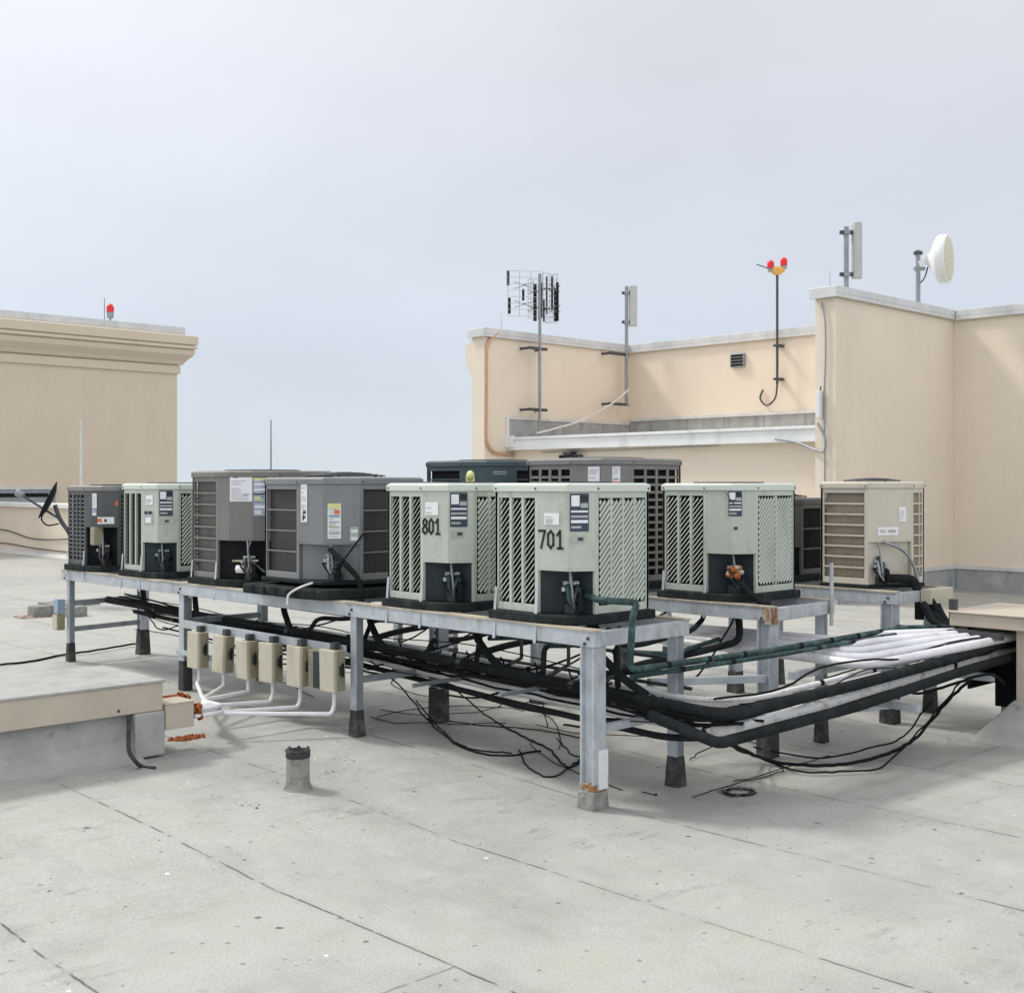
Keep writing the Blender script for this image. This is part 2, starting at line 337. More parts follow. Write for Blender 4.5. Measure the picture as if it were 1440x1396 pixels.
P(MB().box((WX-.06,-12,ZT), (WX+.5, 8.9, ZT+.1), 'coping').box((WX-.06,-12,ZT-.06), (WX-.045, 8.9, ZT), 'coping'), 'coping', pent, .008)
P(MB().box((WX-.06,9.35,ZT), (WX+.5,15.54,ZT+.1), 'coping').box((WX-.06,9.35,ZT-.06), (WX-.045,15.54,ZT), 'coping'), 'coping', pent, .008)
for y, xa in ((8.96, 14.8), (15.6, 14.4)):
    P(MB().box((xa, y-.055, ZT+.003), (WX+4, y+.38, ZT+.105), 'coping').box((xa, y-.055, ZT-.05), (WX-.06, y-.04, ZT+.003), 'coping').box((xa-.015, y-.055, ZT-.05), (xa, y+.38, ZT+.10), 'coping'), 'coping', pent, .008)
P(MB().box((15.15, 9.283, -.05), (WX-.003, 15.597, 2.45), 'stucco'), 'lower_wall', pent)
g = P(MB().box((14.98, 9.30, 2.35), (15.147, 15.62, 2.53), 'white_metal').box((14.95, 9.30, 2.53), (15.0, 15.62, 2.575), 'white_metal').box((15.0, 9.3, 2.53), (15.15, 15.59, 2.545), 'white_metal').box((14.94, 15.4, 2.40), (14.98, 15.66, 2.60), 'white_metal'), 'gutter', pent, .006)
fl = MB().box((WX-.03, 9.3, 2.5), (WX-.003, 15.55, 2.97), 'membrane_grey')
for k in range(7): fl.box((WX-.034, 9.9+k*.85, 2.5), (WX-.03, 9.92+k*.85, 2.965), 'steel_mid')
P(fl, 'wall_flashing', pent)
P(MB().box((15.0, 15.565, 2.5), (WX-.04, 15.597, 2.9), 'membrane_grey').box((16.4, 15.56, 2.5), (16.42, 15.565, 2.9), 'steel_mid').box((17.5, 15.56, 2.5), (17.52, 15.565, 2.9), 'steel_mid'), 'wall_flashing', pent)
P(MB().box((WX-.06, 9.3, 2.97), (WX-.003, 15.5, 3.02), 'coping').box((15.0, 15.545, 2.9), (WX-.06, 15.597, 2.945), 'coping').box((14.97, 15.55, 2.56), (15.0, 15.597, 2.945), 'white_metal'), 'flashing_trim', pent)
P(MB().box((WX-.05, -12, -.05), (WX-.003, 8.9, .44), 'membrane_grey').box((14.83, 8.905, -.05), (WX-.05, 8.957, .44), 'membrane_grey').box((14.8, 8.905, -.05), (14.847, 9.3, .44), 'membrane_grey'), 'base_flashing', pent)
P(MB().box((WX-.075, -12, .44), (WX-.003, 8.88, .49), 'coping').box((14.8, 8.885, .443), (WX-.075, 8.957, .493), 'coping'), 'counter_flashing', pent)
# dark lamp fitting under the gutter
o = on_x(800, 640, 15.05)
lt = thing('flood_light', 'small dark flood light fixed under the white gutter above the units', 'light', o)
MB().box((-.05,-.28,-.05), (.06,.2,.01), 'steel_dark').box((-.06,-.1,.01), (.09,.1,.06), 'steel_dark').build('housing', lt, .02)
MB().box((-.06,-.26,-.045), (-.052,.18,-.005), 'black').build('lens', lt)
# ---------------------------------------------------------------- building and parapet on the left
lb = thing('corniced_building', 'grey beige stucco block with heavy stepped cornice at far left', 'building', (17.5, 31.8, 0))
def ring(o): return [(2-o, 31.8-o), (17.5+o, 31.8-o), (17.5+o, 44), (2-o, 44)]
P(MB().prism(ring(0), -.05, 4.9, 'stucco_grey'), 'wall', lb)
c = MB(); c.prism(ring(.07), 4.9, 5.13, 'stucco_grey'); c.prism(ring(.03), 5.13, 5.16, 'stucco_grey'); c.frustum(ring(.12), 5.16, ring(.2), 5.28, 'stucco_grey'); c.frustum(ring(.2), 5.28, ring(.34), 5.42, 'stucco_grey')
c.frustum(ring(.34), 5.42, ring(.38), 5.56, 'stucco_grey'); c.prism(ring(.34), 5.56, 5.60, 'stucco_grey'); c.prism(ring(.42), 5.60, 5.68, 'stucco_grey'); c.prism(ring(.37), 5.68, 5.72, 'stucco_grey'); c.prism(ring(.43), 5.72, 5.96, 'stucco_grey')
P(c, 'cornice', lb, .01)
P(MB().frustum(ring(.3), 5.96, ring(.14), 6.04, 'stucco').prism(ring(.16), 6.04, 6.22, 'coping'), 'coping', lb)
P(MB().box((11.9,31.70,.5),(13.9,31.797,1.62),'steel_mid').box((11.95,31.68,1.42),(13.7,31.70,1.52),'black').box((11.95,31.66,1.62),(13.95,31.797,1.68),'coping'), 'base_shadow_strip', lb)  # dark strip put in for the shadowed stripe at the building's base
pw = thing('parapet_wall', 'low beige parapet wall with white cap at left roof edge', 'wall', (11.75, 25, 0))
P(MB().box((11.75, 16.5, -.05), (12.1, 36, 1.22), 'stucco').box((12.1, 16.5, -.05), (15.1, 16.85, 1.22), 'stucco'), 'wall', pw)
P(MB().box((11.66, 16.4, 1.22), (12.18, 36, 1.32), 'white_metal').box((12.18, 16.4, 1.22), (15.1, 16.93, 1.32), 'white_metal'), 'cap', pw, .01)
P(MB().extrude_x([(0,0),(0,1),(1,0)], 0, 1, 'coping') if False else MB().add([(11.75,16.5,.22),(11.75,36,.22),(11.55,36,.12),(11.55,16.5,.12),(11.75,16.5,.1),(11.75,36,.1)], [(0,3,2,1),(3,4,5,2)], 'coping'), 'cant_strip', pw)
for k, (ps, lab) in enumerate([([(-60,745),(0,744),(45,757),(92,758),(150,752)], 'upper of two dark cables sagging across beige parapet wall'), ([(-60,762),(0,763),(50,771),(95,776),(150,780)], 'lower of two dark cables sagging across beige parapet wall')]):
    tag(MB().tube(spline([on_x(x, y, 11.72) for x, y in ps]), .014, 'steel_dark', 6).build('cable'), lab, 'cable')
# ---------------------------------------------------------------- steel stands
PZ = .96
def hcol(mb, x, y, z0, z1, mat='galv', s=.1, t=.012):
    if s < .08:
        mb.box((x-s/2, y-s/2, z0), (x-s/2+.008, y+s/2, z1), 'galv').box((x-s/2+.008, y-s/2+.002, z0), (x+s/2, y-s/2+.01, z1), mat).box((x+s/2-.008, y-s/2+.01, z0), (x+s/2, y+s/2, z1), mat); return
    mb.box((x-s/2, y-s/2, z0), (x+s/2, y-s/2+t, z1), mat).box((x-s/2, y+s/2-t, z0), (x+s/2, y+s/2, z1), mat).box((x-t/2-.02, y-s/2+t, z0), (x+t/2-.02, y+s/2-t, z1), mat)
def stand(name, label, x0, x1, y0, y1, legys, loc, sizes, foot='bitumen', mat='galv'):
    t = thing(name, label, 'steel stand', loc)
    bh = .085
    P(MB().box((x0,y0,PZ-bh), (x0+.05,y1,PZ), mat), 'beam', t, .003)
    P(MB().box((x1-.05,y0,PZ-bh), (x1,y1,PZ), mat), 'beam', t, .003)
    P(MB().box((x0+.05,y0,PZ-bh), (x1-.05,y0+.05,PZ-.002), mat), 'end_beam', t, .003)
    P(MB().box((x0+.05,y1-.05,PZ-bh), (x1-.05,y1,PZ-.002), mat), 'end_beam', t, .003)
    yy = y0+.6
    while yy < y1-.3:
        P(MB().box((x0+.05,yy,PZ-.05), (x1-.05,yy+.045,PZ-.003), mat), 'joist', t); yy += .66
    P(MB().box((x0-.006,y0-.006,PZ), (x0+.05,y1+.006,PZ+.012), 'wood_strip').box((x1-.05,y0-.006,PZ), (x1+.006,y1+.006,PZ+.012), 'wood_strip'), 'bearing_strip', t)
    for i, ly in enumerate(legys):
        for x in (x0+.052, x1-.052):
            bl_ = MB()
            for dz_ in (.025, .055): bl_.lathe((x0 if x < x0+.1 else x1-.05, ly+.012*(-1 if dz_ > .03 else 1), PZ-bh+dz_-.008), (-1,0,0), [(0,.011),(.006,.011),(.0065,0)], 'steel_dark', 6)
            P(bl_, 'bolt', t) if x < x0+.1 else None
            g = rz(x, ly); lm = MB(); s_ = sizes[i][0 if x < x0+.1 else 1]; hcol(lm, x, ly, g+.05, PZ-bh-.002, mat if s_ > .08 else 'galv_mid', s_); lg = P(lm, 'leg', t, .002)
            fm = MB(); hgt = .22 if (i+int(x > x0+.1)) % 2 else .3
            if name == 'steel_stand' and i == 0 and x < x0+.1:
                fm.frustum([(x-.065,ly-.065),(x+.065,ly-.065),(x+.065,ly+.065),(x-.065,ly+.065)], g-.02, [(x-.058,ly-.058),(x+.058,ly-.058),(x+.058,ly+.058),(x-.058,ly+.058)], g+.1, 'concrete')
            else:
                w0, w1 = s_/2+.006+.008*((i*7+int(x*10))%3)/2, s_/2+.003; fm.frustum([(x-w0,ly-w0),(x+w0,ly-w0),(x+w0,ly+w0),(x-w0,ly+w0)], g-.02, [(x-w1,ly-w1),(x+w1,ly-w1),(x+w1,ly+w1),(x-w1,ly+w1)], g+hgt*.8, foot)
            fo = fm.build('footing', None, .008); bpy.context.view_layer.update(); place(lg, fo)
    return t
A = stand('steel_stand', 'long galvanised steel stand carrying six units in front row', 4.88, 5.70, 4.40, 11.0, (4.46, 6.57, 8.83, 10.92), (4.88, 4.4, 0), [(.1,.07),(.062,.1),(.075,.065),(.055,.085)])
B = stand('middle_stand', 'galvanised steel stand behind front row with rusty corner', 6.62, 7.36, 4.45, 8.4, (4.52, 6.6, 8.3), (6.62, 4.45, 0), [(.1,.062),(.085,.06),(.06,.06)])
Cst = stand('rear_stand', 'galvanised steel stand under the beige unit near right wall', 8.2, 8.92, 4.45, 7.2, (4.53, 5.9, 7.1), (8.2, 4.45, 0), [(.1,.075),(.085,.06),(.06,.06)])
# details of the front stand
P(MB().box((4.878-.002,4.36+.09,.13), (4.90,4.512,.14), 'rust').box((4.915,4.397,.11),(4.985,4.409,.32),'white_patch').box((4.88,4.405,.10),(4.985,4.512,.135),'rust'), 'rust_patch', A)
P(MB().box((4.865,6.62,.62), (4.885,8.80,.68), 'galv').box((4.885,6.62,.62), (4.92,8.80,.626), 'galv'), 'box_rail', A, .002)
P(MB().box((4.865,8.86,.40), (4.885,8.2,.44), 'galv'), 'box_rail', A, .002)
P(MB().bar((4.95,10.92,.66), (5.62,10.95,.67), .03, .045, 'galv_dark'), 'brace', A)
P(MB().bar((4.95,10.92,.42), (5.62,10.95,.43), .03, .045, 'galv_dark'), 'brace', A)
P(MB().bar((4.95,8.83,.66), (5.62,8.83,.66), .03, .045, 'galv_dark'), 'brace', A)
P(MB().bar((4.95,6.57,.45), (5.62,6.57,.45), .04, .04, 'galv_dark'), 'brace', A)
P(MB().bar((4.95,4.46,.42), (5.62,4.46,.42), .04, .04, 'galv'), 'brace', A)
P(MB().box((6.616,4.443,.855),(6.67,4.45,.965),'rust').box((6.612,4.45,.855),(6.62,4.52,.966),'rust'), 'rust_patch', B)
P(MB().bar((5.72,4.72,.56), (6.72,4.5,.5), .04, .045, 'galv'), 'brace', B)
P(MB().bar((6.6,4.3,.55), (7.4,4.3,.55), .04, .045, 'galv'), 'brace', B)
P(MB().bar((6.75,4.5,.25), (7.5,4.05,.30), .04, .05, 'galv'), 'brace', B)
P(MB().bar((8.2,4.5,.42), (8.25,3.75,.42), .04, .05, 'galv'), 'brace', Cst)
# upright strap posts on stands
for st, (x, y) in ((B, (7.28, 4.44)), ):
    P(MB().box((x,y-.012,.8),(x+.03,y,1.22),'galv'), 'strap_post', st)
# ---------------------------------------------------------------- condensing units
def facet(p, q):
    p = Vector((p[0],p[1],0)); q = Vector((q[0],q[1],0)); u = (q-p); L = u.length; u.normalize(); return p, u, Vector((u.y,-u.x,0)), L
def quad_on(mb, fc, u0, u1, z0, z1, off, mat, th=.002):
    p, u, n, L = fc
    a = p+u*u0+n*off; b = p+u*u1+n*off; th = n*th
    vs = [a+Vector((0,0,z0)), b+Vector((0,0,z0)), b+Vector((0,0,z1)), a+Vector((0,0,z1))]
    vs += [v-th for v in vs]
    mb.add(vs, [(0,1,2,3),(7,6,5,4),(0,4,5,1),(1,5,6,2),(2,6,7,3),(3,7,4,0)], mat)
def slats(mb, fc, u0, u1, z0, z1, slope, pitch, t, mat, tilt=.016):
    p, u, n, L = fc; s = (u1-u0)*slope; z = z0-s
    while z < z1-t:
        # clip the diagonal band to the column
        def pt(uu, zz, o): return p+u*uu+n*o+Vector((0,0,zz))
        ua, ub = u0, u1
        if z < z0: ua = u0+(z0-z)/slope
        if z+t+s > z1: ub = min(u1, u0+(z1-z-t)/slope)
        ub = max(ub, u0)
        if ub-ua > .012:
            za, zb = z+(ua-u0)*slope, z+(ub-u0)*slope
            lo, hi = .001, -tilt
            mb.add([pt(ua,za,lo), pt(ub,zb,lo), pt(ub,zb+t,hi), pt(ua,za+t,hi)], [(0,1,2,3)], mat)
        z += pitch
def outline(w, cut): return list(cut)+[(w,0),(w,w),(0,w)]
def inset(o, d):
    n = len(o); res = []
    for i in range(n):
        a, b, c = Vector(o[i-1]), Vector(o[i]), Vector(o[(i+1)%n])
        e1 = (b-a).normalized(); e2 = (c-b).normalized(); n1 = Vector((-e1.y,e1.x)); n2 = Vector((-e2.y,e2.x))
        k = d/max(.3, 1+n1.dot(n2)); res.append(tuple(b+(n1+n2)*k))
    return res
def unit(name, label, loc, w, cut, ztop, zrec, cab, grille, coil, recess='recess_blue', pad=(.03,.055), rows=8, group=None, topm=None, valve='insul_teal', guard=.03, longdiag=False, strap=True, pipes=True):
    """square cabinet; cut = corner facet points from left face end to right face start; z measured from the stand top"""
    t = thing(name, label, 'air conditioner', loc, group); zb = .012+pad[1]; o = outline(w, cut); nf = len(cut)-1
    topm = topm or cab
    MB().prism(inset(o,-pad[0]), .012, zb-.002, 'black_pad').build('base_pad', t, .008)
    # coil core: the corner steps back below the access panel
    core = MB(); oi = inset(o, .03); core.prism(oi, zrec+.02, ztop-.05, coil)
    a, b = cut[0], cut[-1]; deep = [(.032, a[1]+.012), (.16, .16+.02), (b[0]+.012, .032)] if len(cut) > 2 else [(.032,a[1]+.01),(.15,.15),(b[0]+.01,.032)]
    lowo = deep+[(w-.03,.03),(w-.03,w-.03),(.03,w-.03)]
    core.prism(lowo, zb, zrec+.02, coil); core.build('coil', t)
    rm = MB()
    for p, q in zip(deep[:-1], deep[1:]): quad_on(rm, facet(p, q), 0, (Vector(q)-Vector(p)).length, zb, zrec+.02, .004, recess)
    rm.build('service_recess', t)
    # frame
    fr = MB(); zt = ztop-.05; LF = facet((0,w), cut[0]); RF = facet(cut[-1], (w,0)); BF = facet((w,0),(w,w)); KF = facet((w,w),(0,w))
    rows_faces = [(LF,'l'), (RF,'r'), (BF,'b'), (KF,'b')]
    for fc, _ in rows_faces:
        L = fc[3]; quad_on(fr, fc, 0, .028, zb, zt, .0, cab, .022); quad_on(fr, fc, L-.028, L, zb, zt, .0, cab, .022)
        quad_on(fr, fc, .0285, L-.0285, zt-.035, zt, -.0005, cab, .02); quad_on(fr, fc, .0285, L-.0285, zb, zb+.045, -.0005, cab, .02)
    fr.build('frame', t, .003)
    # grilles
    for fc, sd in rows_faces:
        L = fc[3]; gm = MB(); z0, z1 = zb+.045, zt-.035
        if grille == 'diag':
            n = 3 if sd == 'l' else 4
            if longdiag and sd == 'r': n = 2
            cw = (L-.056)/n
            for k in range(n):
                u0 = .03+k*cw
                if k: quad_on(gm, fc, u0-.009, u0+.009, z0, z1, .001, cab, .02)
                slats(gm, fc, u0+.007, u0+cw-.007, z0+.006, z1-.006, 1.05, .036, .0172, cab, .007)
        elif grille == 'bars':
            for k in range(1, rows):
                z = z0+(z1-z0)*k/rows; quad_on(gm, fc, .0285, L-.0285, z-.006, z+.006, .002, cab, .012)
        elif grille == 'mesh':
            for k in range(1, rows):
                z = z0+(z1-z0)*k/rows; quad_on(gm, fc, .0285, L-.0285, z-.004, z+.004, .002, cab, .008)
        elif grille == 'slots':
            nb = 4
            for k in range(1, nb):
                u = .0285+(L-.057)*k/nb; quad_on(gm, fc, u-.012, u+.012, z0, z1, .001, cab, .012)
            for k in range(1, rows*2):
                z = z0+(z1-z0)*k/(rows*2); quad_on(gm, fc, .0285, L-.0285, z-.009, z+.009, -.0015, cab, .012)
        gm.build('grille', t)
    # access panel over the corner
    pm = MB(); outer = list(cut); inn = inset(o, .012)[:len(cut)]
    pm.prism(outer+inn[::-1], zrec, zt-.001, cab)
    for p, q in zip(cut[:-1], cut[1:]):
        fc = facet(p, q); quad_on(pm, fc, 0, fc[3], zrec-.012, zrec, -.0, cab, .03)
    pm.build('access_panel', t, .002)
    # lid and fan guard
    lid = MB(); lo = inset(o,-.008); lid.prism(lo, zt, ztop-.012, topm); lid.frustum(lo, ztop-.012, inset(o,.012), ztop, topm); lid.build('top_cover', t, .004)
    gd = MB(); cx = w/2+.01; gd.cyl((cx,cx), w*.36, ztop-.002, ztop+.002, 'black', 32)
    for k in range(1, 7):
        r = w*.37*k/6; z = ztop+.006+guard*math.cos(k/6*1.35); gd.tube([(cx+r*math.cos(j*math.pi/14), cx+r*math.sin(j*math.pi/14), z) for j in range(29)], .0045, 'steel_dark', 5, False)
    for j in range(6):
        an = j*math.pi/3; gd.tube([(cx, cx, ztop+.006+guard), (cx+w*.2*math.cos(an), cx+w*.2*math.sin(an), ztop+.006+guard*.8), (cx+w*.37*math.cos(an), cx+w*.37*math.sin(an), ztop+.006)], .004, 'steel_dark', 5)
    gd.build('fan_guard', t)
    sc = MB()
    for fc, zz in ((LF, zt-.018), (RF, zt-.018)):
        for u in (.014, fc[3]-.014):
            p, uu, n, L = fc; c0 = p+uu*u+Vector((0,0,zt+.018)); sc.lathe(c0, n, [(.006,.006),(.012,.006),(.0125,0)], 'steel_dark', 8)
    sc.build('screw', t)
    if pipes:
        vm = MB(); base = Vector((.10,.10,0))
        vm.tube(fillet([(.14,.17,zb+.16),(.06,.11,zb+.16),(.05,.09,zb+.08)], .03), .011, valve, 8)
        vm.tube(fillet([(.17,.13,zb+.10),(.11,.06,zb+.11),(.10,.045,zb+.02)], .03), .017, 'black', 8)
        vm.tube([(.11,.13,zb+.13),(.11,.13,zb+.21)], .016, 'steel_dark', 8).tube([(.07,.15,zb+.17),(.15,.11,zb+.17)], .014, 'plate_silver', 8)
        vm.tube([(.13,.09,zb+.07),(.13,.09,zb+.15)], .014, valve, 8).tube(fillet([(.09,.12,zrec-.01),(.085,.10,zrec-.12),(.07,.07,zb+.03)], .05), .008, 'steel_mid', 7)
        for q in range(3): vm.tube(spline([(.15,.12+.02*q,zb+.05+.05*q),(.09+.02*q,.10,zb+.10+.03*q),(.03+.02*q,.13-.03*q,zb+.12-.02*q),(.06,.06,zb+.03)], 6), .007, ('black', valve, 'steel_dark')[q], 6)
        vm.box((.10,.10,zb),(.17,.17,zb+.05),'steel_dark').tube([(.05,.13,zb+.125),(.05,.13,zb+.15)], .012, 'plate_silver', 7)
        vm.build('service_valve', t)
    if strap:
        for fc, u in ((LF, .02), (LF, LF[3]-.0)):
            sm = MB(); p, uu, n, L = fc; a = p+uu*(u-.011)+n*.012; b2 = p+uu*(u+.011)+n*.012
            x = -.02; vs = [a+Vector((0,0,zb+.13)), b2+Vector((0,0,zb+.13)), b2+Vector((x*.6,0,zb-.02)), a+Vector((x*.6,0,zb-.02)), b2+Vector((x,0,-.10)), a+Vector((x,0,-.10))]
            sm.add(vs, [(0,3,2,1),(3,5,4,2)], 'galv'); sm.build('tie_strap', t)
    t['nf'] = 0; del t['nf']
    return t
def sticker(t, cut, k, f0, f1, z0, z1, base, rows=(), name='sticker', off=.004):
    fc = facet(cut[k], cut[k+1]); L = fc[3]; mb = MB(); quad_on(mb, fc, L*f0, L*f1, z0, z1, off, base)
    if base in ('paper', 'paper_blue') and z1-z0 > .06:
        zz = z0+.012; w_ = L*(f1-f0)
        while zz < z1-.012:
            quad_on(mb, fc, L*f0+w_*.07, L*f0+w_*random.uniform(.45,.93), zz, zz+.005, off+.001, 'plate_silver' if base == 'paper' else 'paper', .0008); zz += random.choice((.014,.014,.03))
    for (a, b, c, d, mt) in rows:
        quad_on(mb, fc, L*(f0+(f1-f0)*a), L*(f0+(f1-f0)*b), z0+(z1-z0)*c, z0+(z1-z0)*d, off+.0015, mt, .001)
    return mb.build(name, t)
DATA = [(.06,.5,.66,.95,'paper'),(.56,.95,.8,.94,'ink'),(.56,.95,.62,.74,'plate_silver'),(.05,.95,.5,.55,'paper'),(.05,.95,.36,.42,'plate_silver'),(.05,.95,.22,.3,'paper'),(.05,.6,.08,.14,'plate_silver')]
cutL = [(0,.28),(.03,.08),(.17,0)]
GL = 'pale green louvred condensing units'
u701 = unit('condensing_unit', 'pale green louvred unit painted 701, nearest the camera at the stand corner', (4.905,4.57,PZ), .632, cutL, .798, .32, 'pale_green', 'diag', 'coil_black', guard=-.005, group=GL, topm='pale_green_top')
sticker(u701, cutL, 1, .08, .75, .53, .74, 'ink_blue', DATA, 'data_plate')
sticker(u701, cutL, 1, .1, .6, .465, .505, 'plate_silver', [(.5,.9,.3,.8,'steel_dark')], 'data_plate')
DIG = {'7': [[(0,1),(1,1),(.35,0)]], '0': [[(.5,1),(.95,.8),(.95,.2),(.5,0),(.05,.2),(.05,.8),(.5,1)]], '1': [[(.1,.76),(.6,1),(.6,0)],[(.2,0),(1,0)]],
       '8': [[(.5,1),(.9,.87),(.9,.66),(.5,.53),(.1,.66),(.1,.87),(.5,1)],[(.5,.53),(1,.36),(1,.14),(.5,0),(0,.14),(0,.36),(.5,.53)]]}
def number(t, txt, cut, f, z, hgt, wd):
    p, u, n, L = facet(cut[0], cut[1]); mb = MB()
    for i, ch_ in enumerate(txt):
        for st in DIG[ch_]:
            q = [p+u*(L*f+i*wd*1.5+a*wd)+n*(.0025+.0003*i)+Vector((0,0,z+b*hgt)) for a, b in st]
            for a, b in zip(q[:-1], q[1:]):
                d_ = (b-a).normalized()*.006; mb.bar(a-d_, b+d_, .0135, .002, 'ink', up=n)
    return mb.build('unit_number', t)
u801 = dup(u701, (4.905,5.575,PZ), 'pale green louvred unit painted 801, standing between 701 and grey unit')
uE = dup(u701, (4.905,9.21,PZ), 'pale green louvred unit second from the left end of front stand')
number(u701, '701', cutL, .04, .435, .095, .040); number(u801, '801', cutL, .0, .485, .09, .034)
sticker(u701, cutL, 0, .22, .72, .565, .63, 'paper', [(.1,.5,.1,.5,'pale_green')]); sticker(u801, cutL, 0, .1, .62, .60, .68, 'paper')
sticker(uE, cutL, 0, .25, .7, .62, .70, 'paper', [(.2,.8,.4,.6,'pale_green')]); sticker(uE, cutL, 0, .1, .7, .46, .57, 'plate_silver', [(.1,.4,.75,.98,'ink'),(.5,.9,.75,.98,'ink'),(.2,.8,.1,.5,'paper')])
cutB1 = [(0,.27),(.03,.09),(.18,0)]
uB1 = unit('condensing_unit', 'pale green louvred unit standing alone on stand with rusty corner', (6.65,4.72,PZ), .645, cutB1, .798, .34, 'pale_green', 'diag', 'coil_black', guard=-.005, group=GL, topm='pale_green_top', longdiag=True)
sticker(uB1, cutB1, 1, -.12, .42, .58, .745, 'ink_blue', DATA, 'data_plate'); sticker(uB1, cutB1, 1, .1, .25, .49, .51, 'ink_blue')
MB().tube(spline([(.01,.12,.74),(-.01,.08,.70),(.02,.06,.66)],5), .003, 'ink', 5).build('scribble', uB1)
bn = MB()
for k in range(14): bn.lathe((.02+random.uniform(0,.07), .03+random.uniform(0,.09), .15+random.uniform(0,.07)), (0,0,1), [(0,.0),(.008,.018),(.028,.02),(.038,0)], ('copper','foam_orange','wood_strip')[k%3], 8)
bn.tube(fillet([(.06,.08,.17),(.05,-.02,.10),(.1,-.07,.02),(.2,-.09,.012)], .06), .02, 'insul_black', 8); bn.build('pipe_joint', uB1)
cut3 = [(0,.372),(.04,.14),(.25,0)]
u3 = unit('condensing_unit', 'tall mid grey unit with yellow topped sticker on thick black pad', (4.85,6.756,PZ+.09), .8, cut3, .75, .30, 'grey_cab', 'mesh', 'fin_dark', 'grey_cab', rows=4, valve='steel_mid', guard=.03, strap=False, pad=(.02,.03))
sticker(u3, cut3, 0, .1, .36, .44, .70, 'paper', [(.35,.8,.22,.3,'ink'),(.3,.5,.05,.2,'ink'),(.5,.75,.1,.16,'ink')]); sticker(u3, cut3, 1, .12, .48, .33, .57, 'paper', [(0,1,.86,1,'yellow'),(.1,.9,.6,.68,'paper_blue'),(.5,.9,.7,.82,'orange_ink'),(.1,.9,.45,.5,'plate_silver'),(.1,.9,.3,.36,'wood_strip'),(.1,.9,.12,.2,'plate_silver')]); sticker(u3, cut3, 1, .72, .95, .31, .41, 'plate_silver', [(.1,.9,.1,.3,'paper'),(.1,.9,.6,.8,'paper')])
MB().tube(fillet([(.26,-.02,.36),(.12,.0,.2),(.02,.02,.09)], .05), .006, 'cable_black', 6).tube(fillet([(.08,.12,.26),(.12,.0,.16),(.2,-.06,.06),(.2,-.08,-.1)], .08), .02, 'insul_black', 8).build('conduit', u3)
pad3 = thing('mounting_pad', 'thick black plastic pad under the mid grey unit', 'pad', (4.74,6.66,PZ+.012))
pm = MB(); po = [(0,.35),(.05,.1),(.3,0),(.98,0),(.98,1.02),(0,1.02)]; pm.prism(po, 0, .07, 'black_pad'); pm.build('pad', pad3, .015)
for k in range(4): MB().box((-.006,.42+k*.15,.008),(.0,.45+k*.15,.06),'black').build('rib', pad3)
tag(MB().tube(spline([(4.83,6.93,1.08),(4.76,6.98,1.05),(4.725,7.06,1.0),(4.72,7.07,.93)]), .009, 'cable_white', 6).build('cable_tie'), 'short white cord hanging over the thick black pad', 'cord')
cut4 = [(0,.40),(.02,.27),(.12,.1),(.28,0)]
u4 = unit('condensing_unit', 'tall brown grey unit with white and blue stickers left of grey unit', (4.92,7.92,PZ), .78, cut4, .895, .375, 'brown_cab', 'bars', 'fin_brown', 'black', rows=8, valve='steel_dark', guard=-.005)
sticker(u4, cut4, 1, .05, 1.0, .66, .86, 'paper', [(.15,.35,.9,.98,'ink'),(.5,.9,.92,.96,'plate_silver'),(.6,.8,.2,.3,'plate_silver')]); sticker(u4, cut4, 2, .02, .6, .55, .84, 'paper_blue', [(0,1,.93,1,'yellow'),(.1,.9,.8,.86,'paper'),(.1,.9,.66,.72,'paper'),(0,1,.56,.6,'ink_blue'),(.1,.5,.4,.5,'yellow'),(.1,.9,.2,.28,'paper'),(.1,.6,.05,.14,'paper')])
MB().lathe((.08,.15,.15), (.5,-.5,0), [(-.07,0),(-.06,.03),(.05,.035),(.07,0)], 'paper', 12).tube(spline([(.12,.12,.36),(.08,.1,.28),(.12,.08,.2),(.2,.04,.12)]), .006, 'steel_mid', 6).tube([(.02,.22,.21),(.14,.05,.215)], .008, 'wood_strip', 6).build('filter_drier', u4)
cut1 = [(0,.27),(.015,.17),(.06,.07),(.18,0)]
u1 = unit('condensing_unit', 'dark grey unit with orange sticker at left end of front stand', (4.89,10.26,PZ), .62, cut1, .78, .42, 'dark_cab', 'slots', 'coil_black', 'black', rows=8, valve='steel_dark', topm='taupe_cab', guard=.0)
sticker(u1, cut1, 1, .05, .5, .58, .71, 'paper'); sticker(u1, cut1, 1, .05, .5, .51, .58, 'paper_blue', [(.1,.9,.1,.4,'paper')]); sticker(u1, cut1, 1, .6, 1., .44, .50, 'orange_ink', [(.0,1,.0,.2,'paper'),(0,1,.8,1,'paper')]); sticker(u1, cut1, 2, .0, .75, .44, .50, 'paper', [(.2,.4,.3,.7,'ink')])
MB().box((.0,.10,.25),(.09,.18,.41),'box_side').build('control_box', u1, .01)
sticker(u1, cut1, 2, .82, .98, .60, .64, 'orange_ink')
cutB2 = [(0,.36),(.05,.12),(.25,0)]
uB2 = unit('condensing_unit', 'taupe grey unit in the middle row behind unit 701', (6.65,5.857,PZ), .83, cutB2, .985, .4, 'taupe_cab', 'slots', 'coil_black', 'black', rows=7, valve='steel_dark', guard=-.005)
sticker(uB2, cutB2, 0, .55, .95, .78, .92, 'paper'); sticker(uB2, cutB2, 1, .35, .62, .78, .92, 'paper', [(0,1,.0,.22,'orange_ink'),(.2,.8,.3,.4,'plate_silver')])
uB3 = unit('condensing_unit', 'dark teal unit in the middle row behind unit 801', (6.65,7.09,PZ), .8, cutB2, .985, .4, 'teal_cab', 'bars', 'coil_black', 'black', rows=11, valve='steel_dark', guard=-.005)
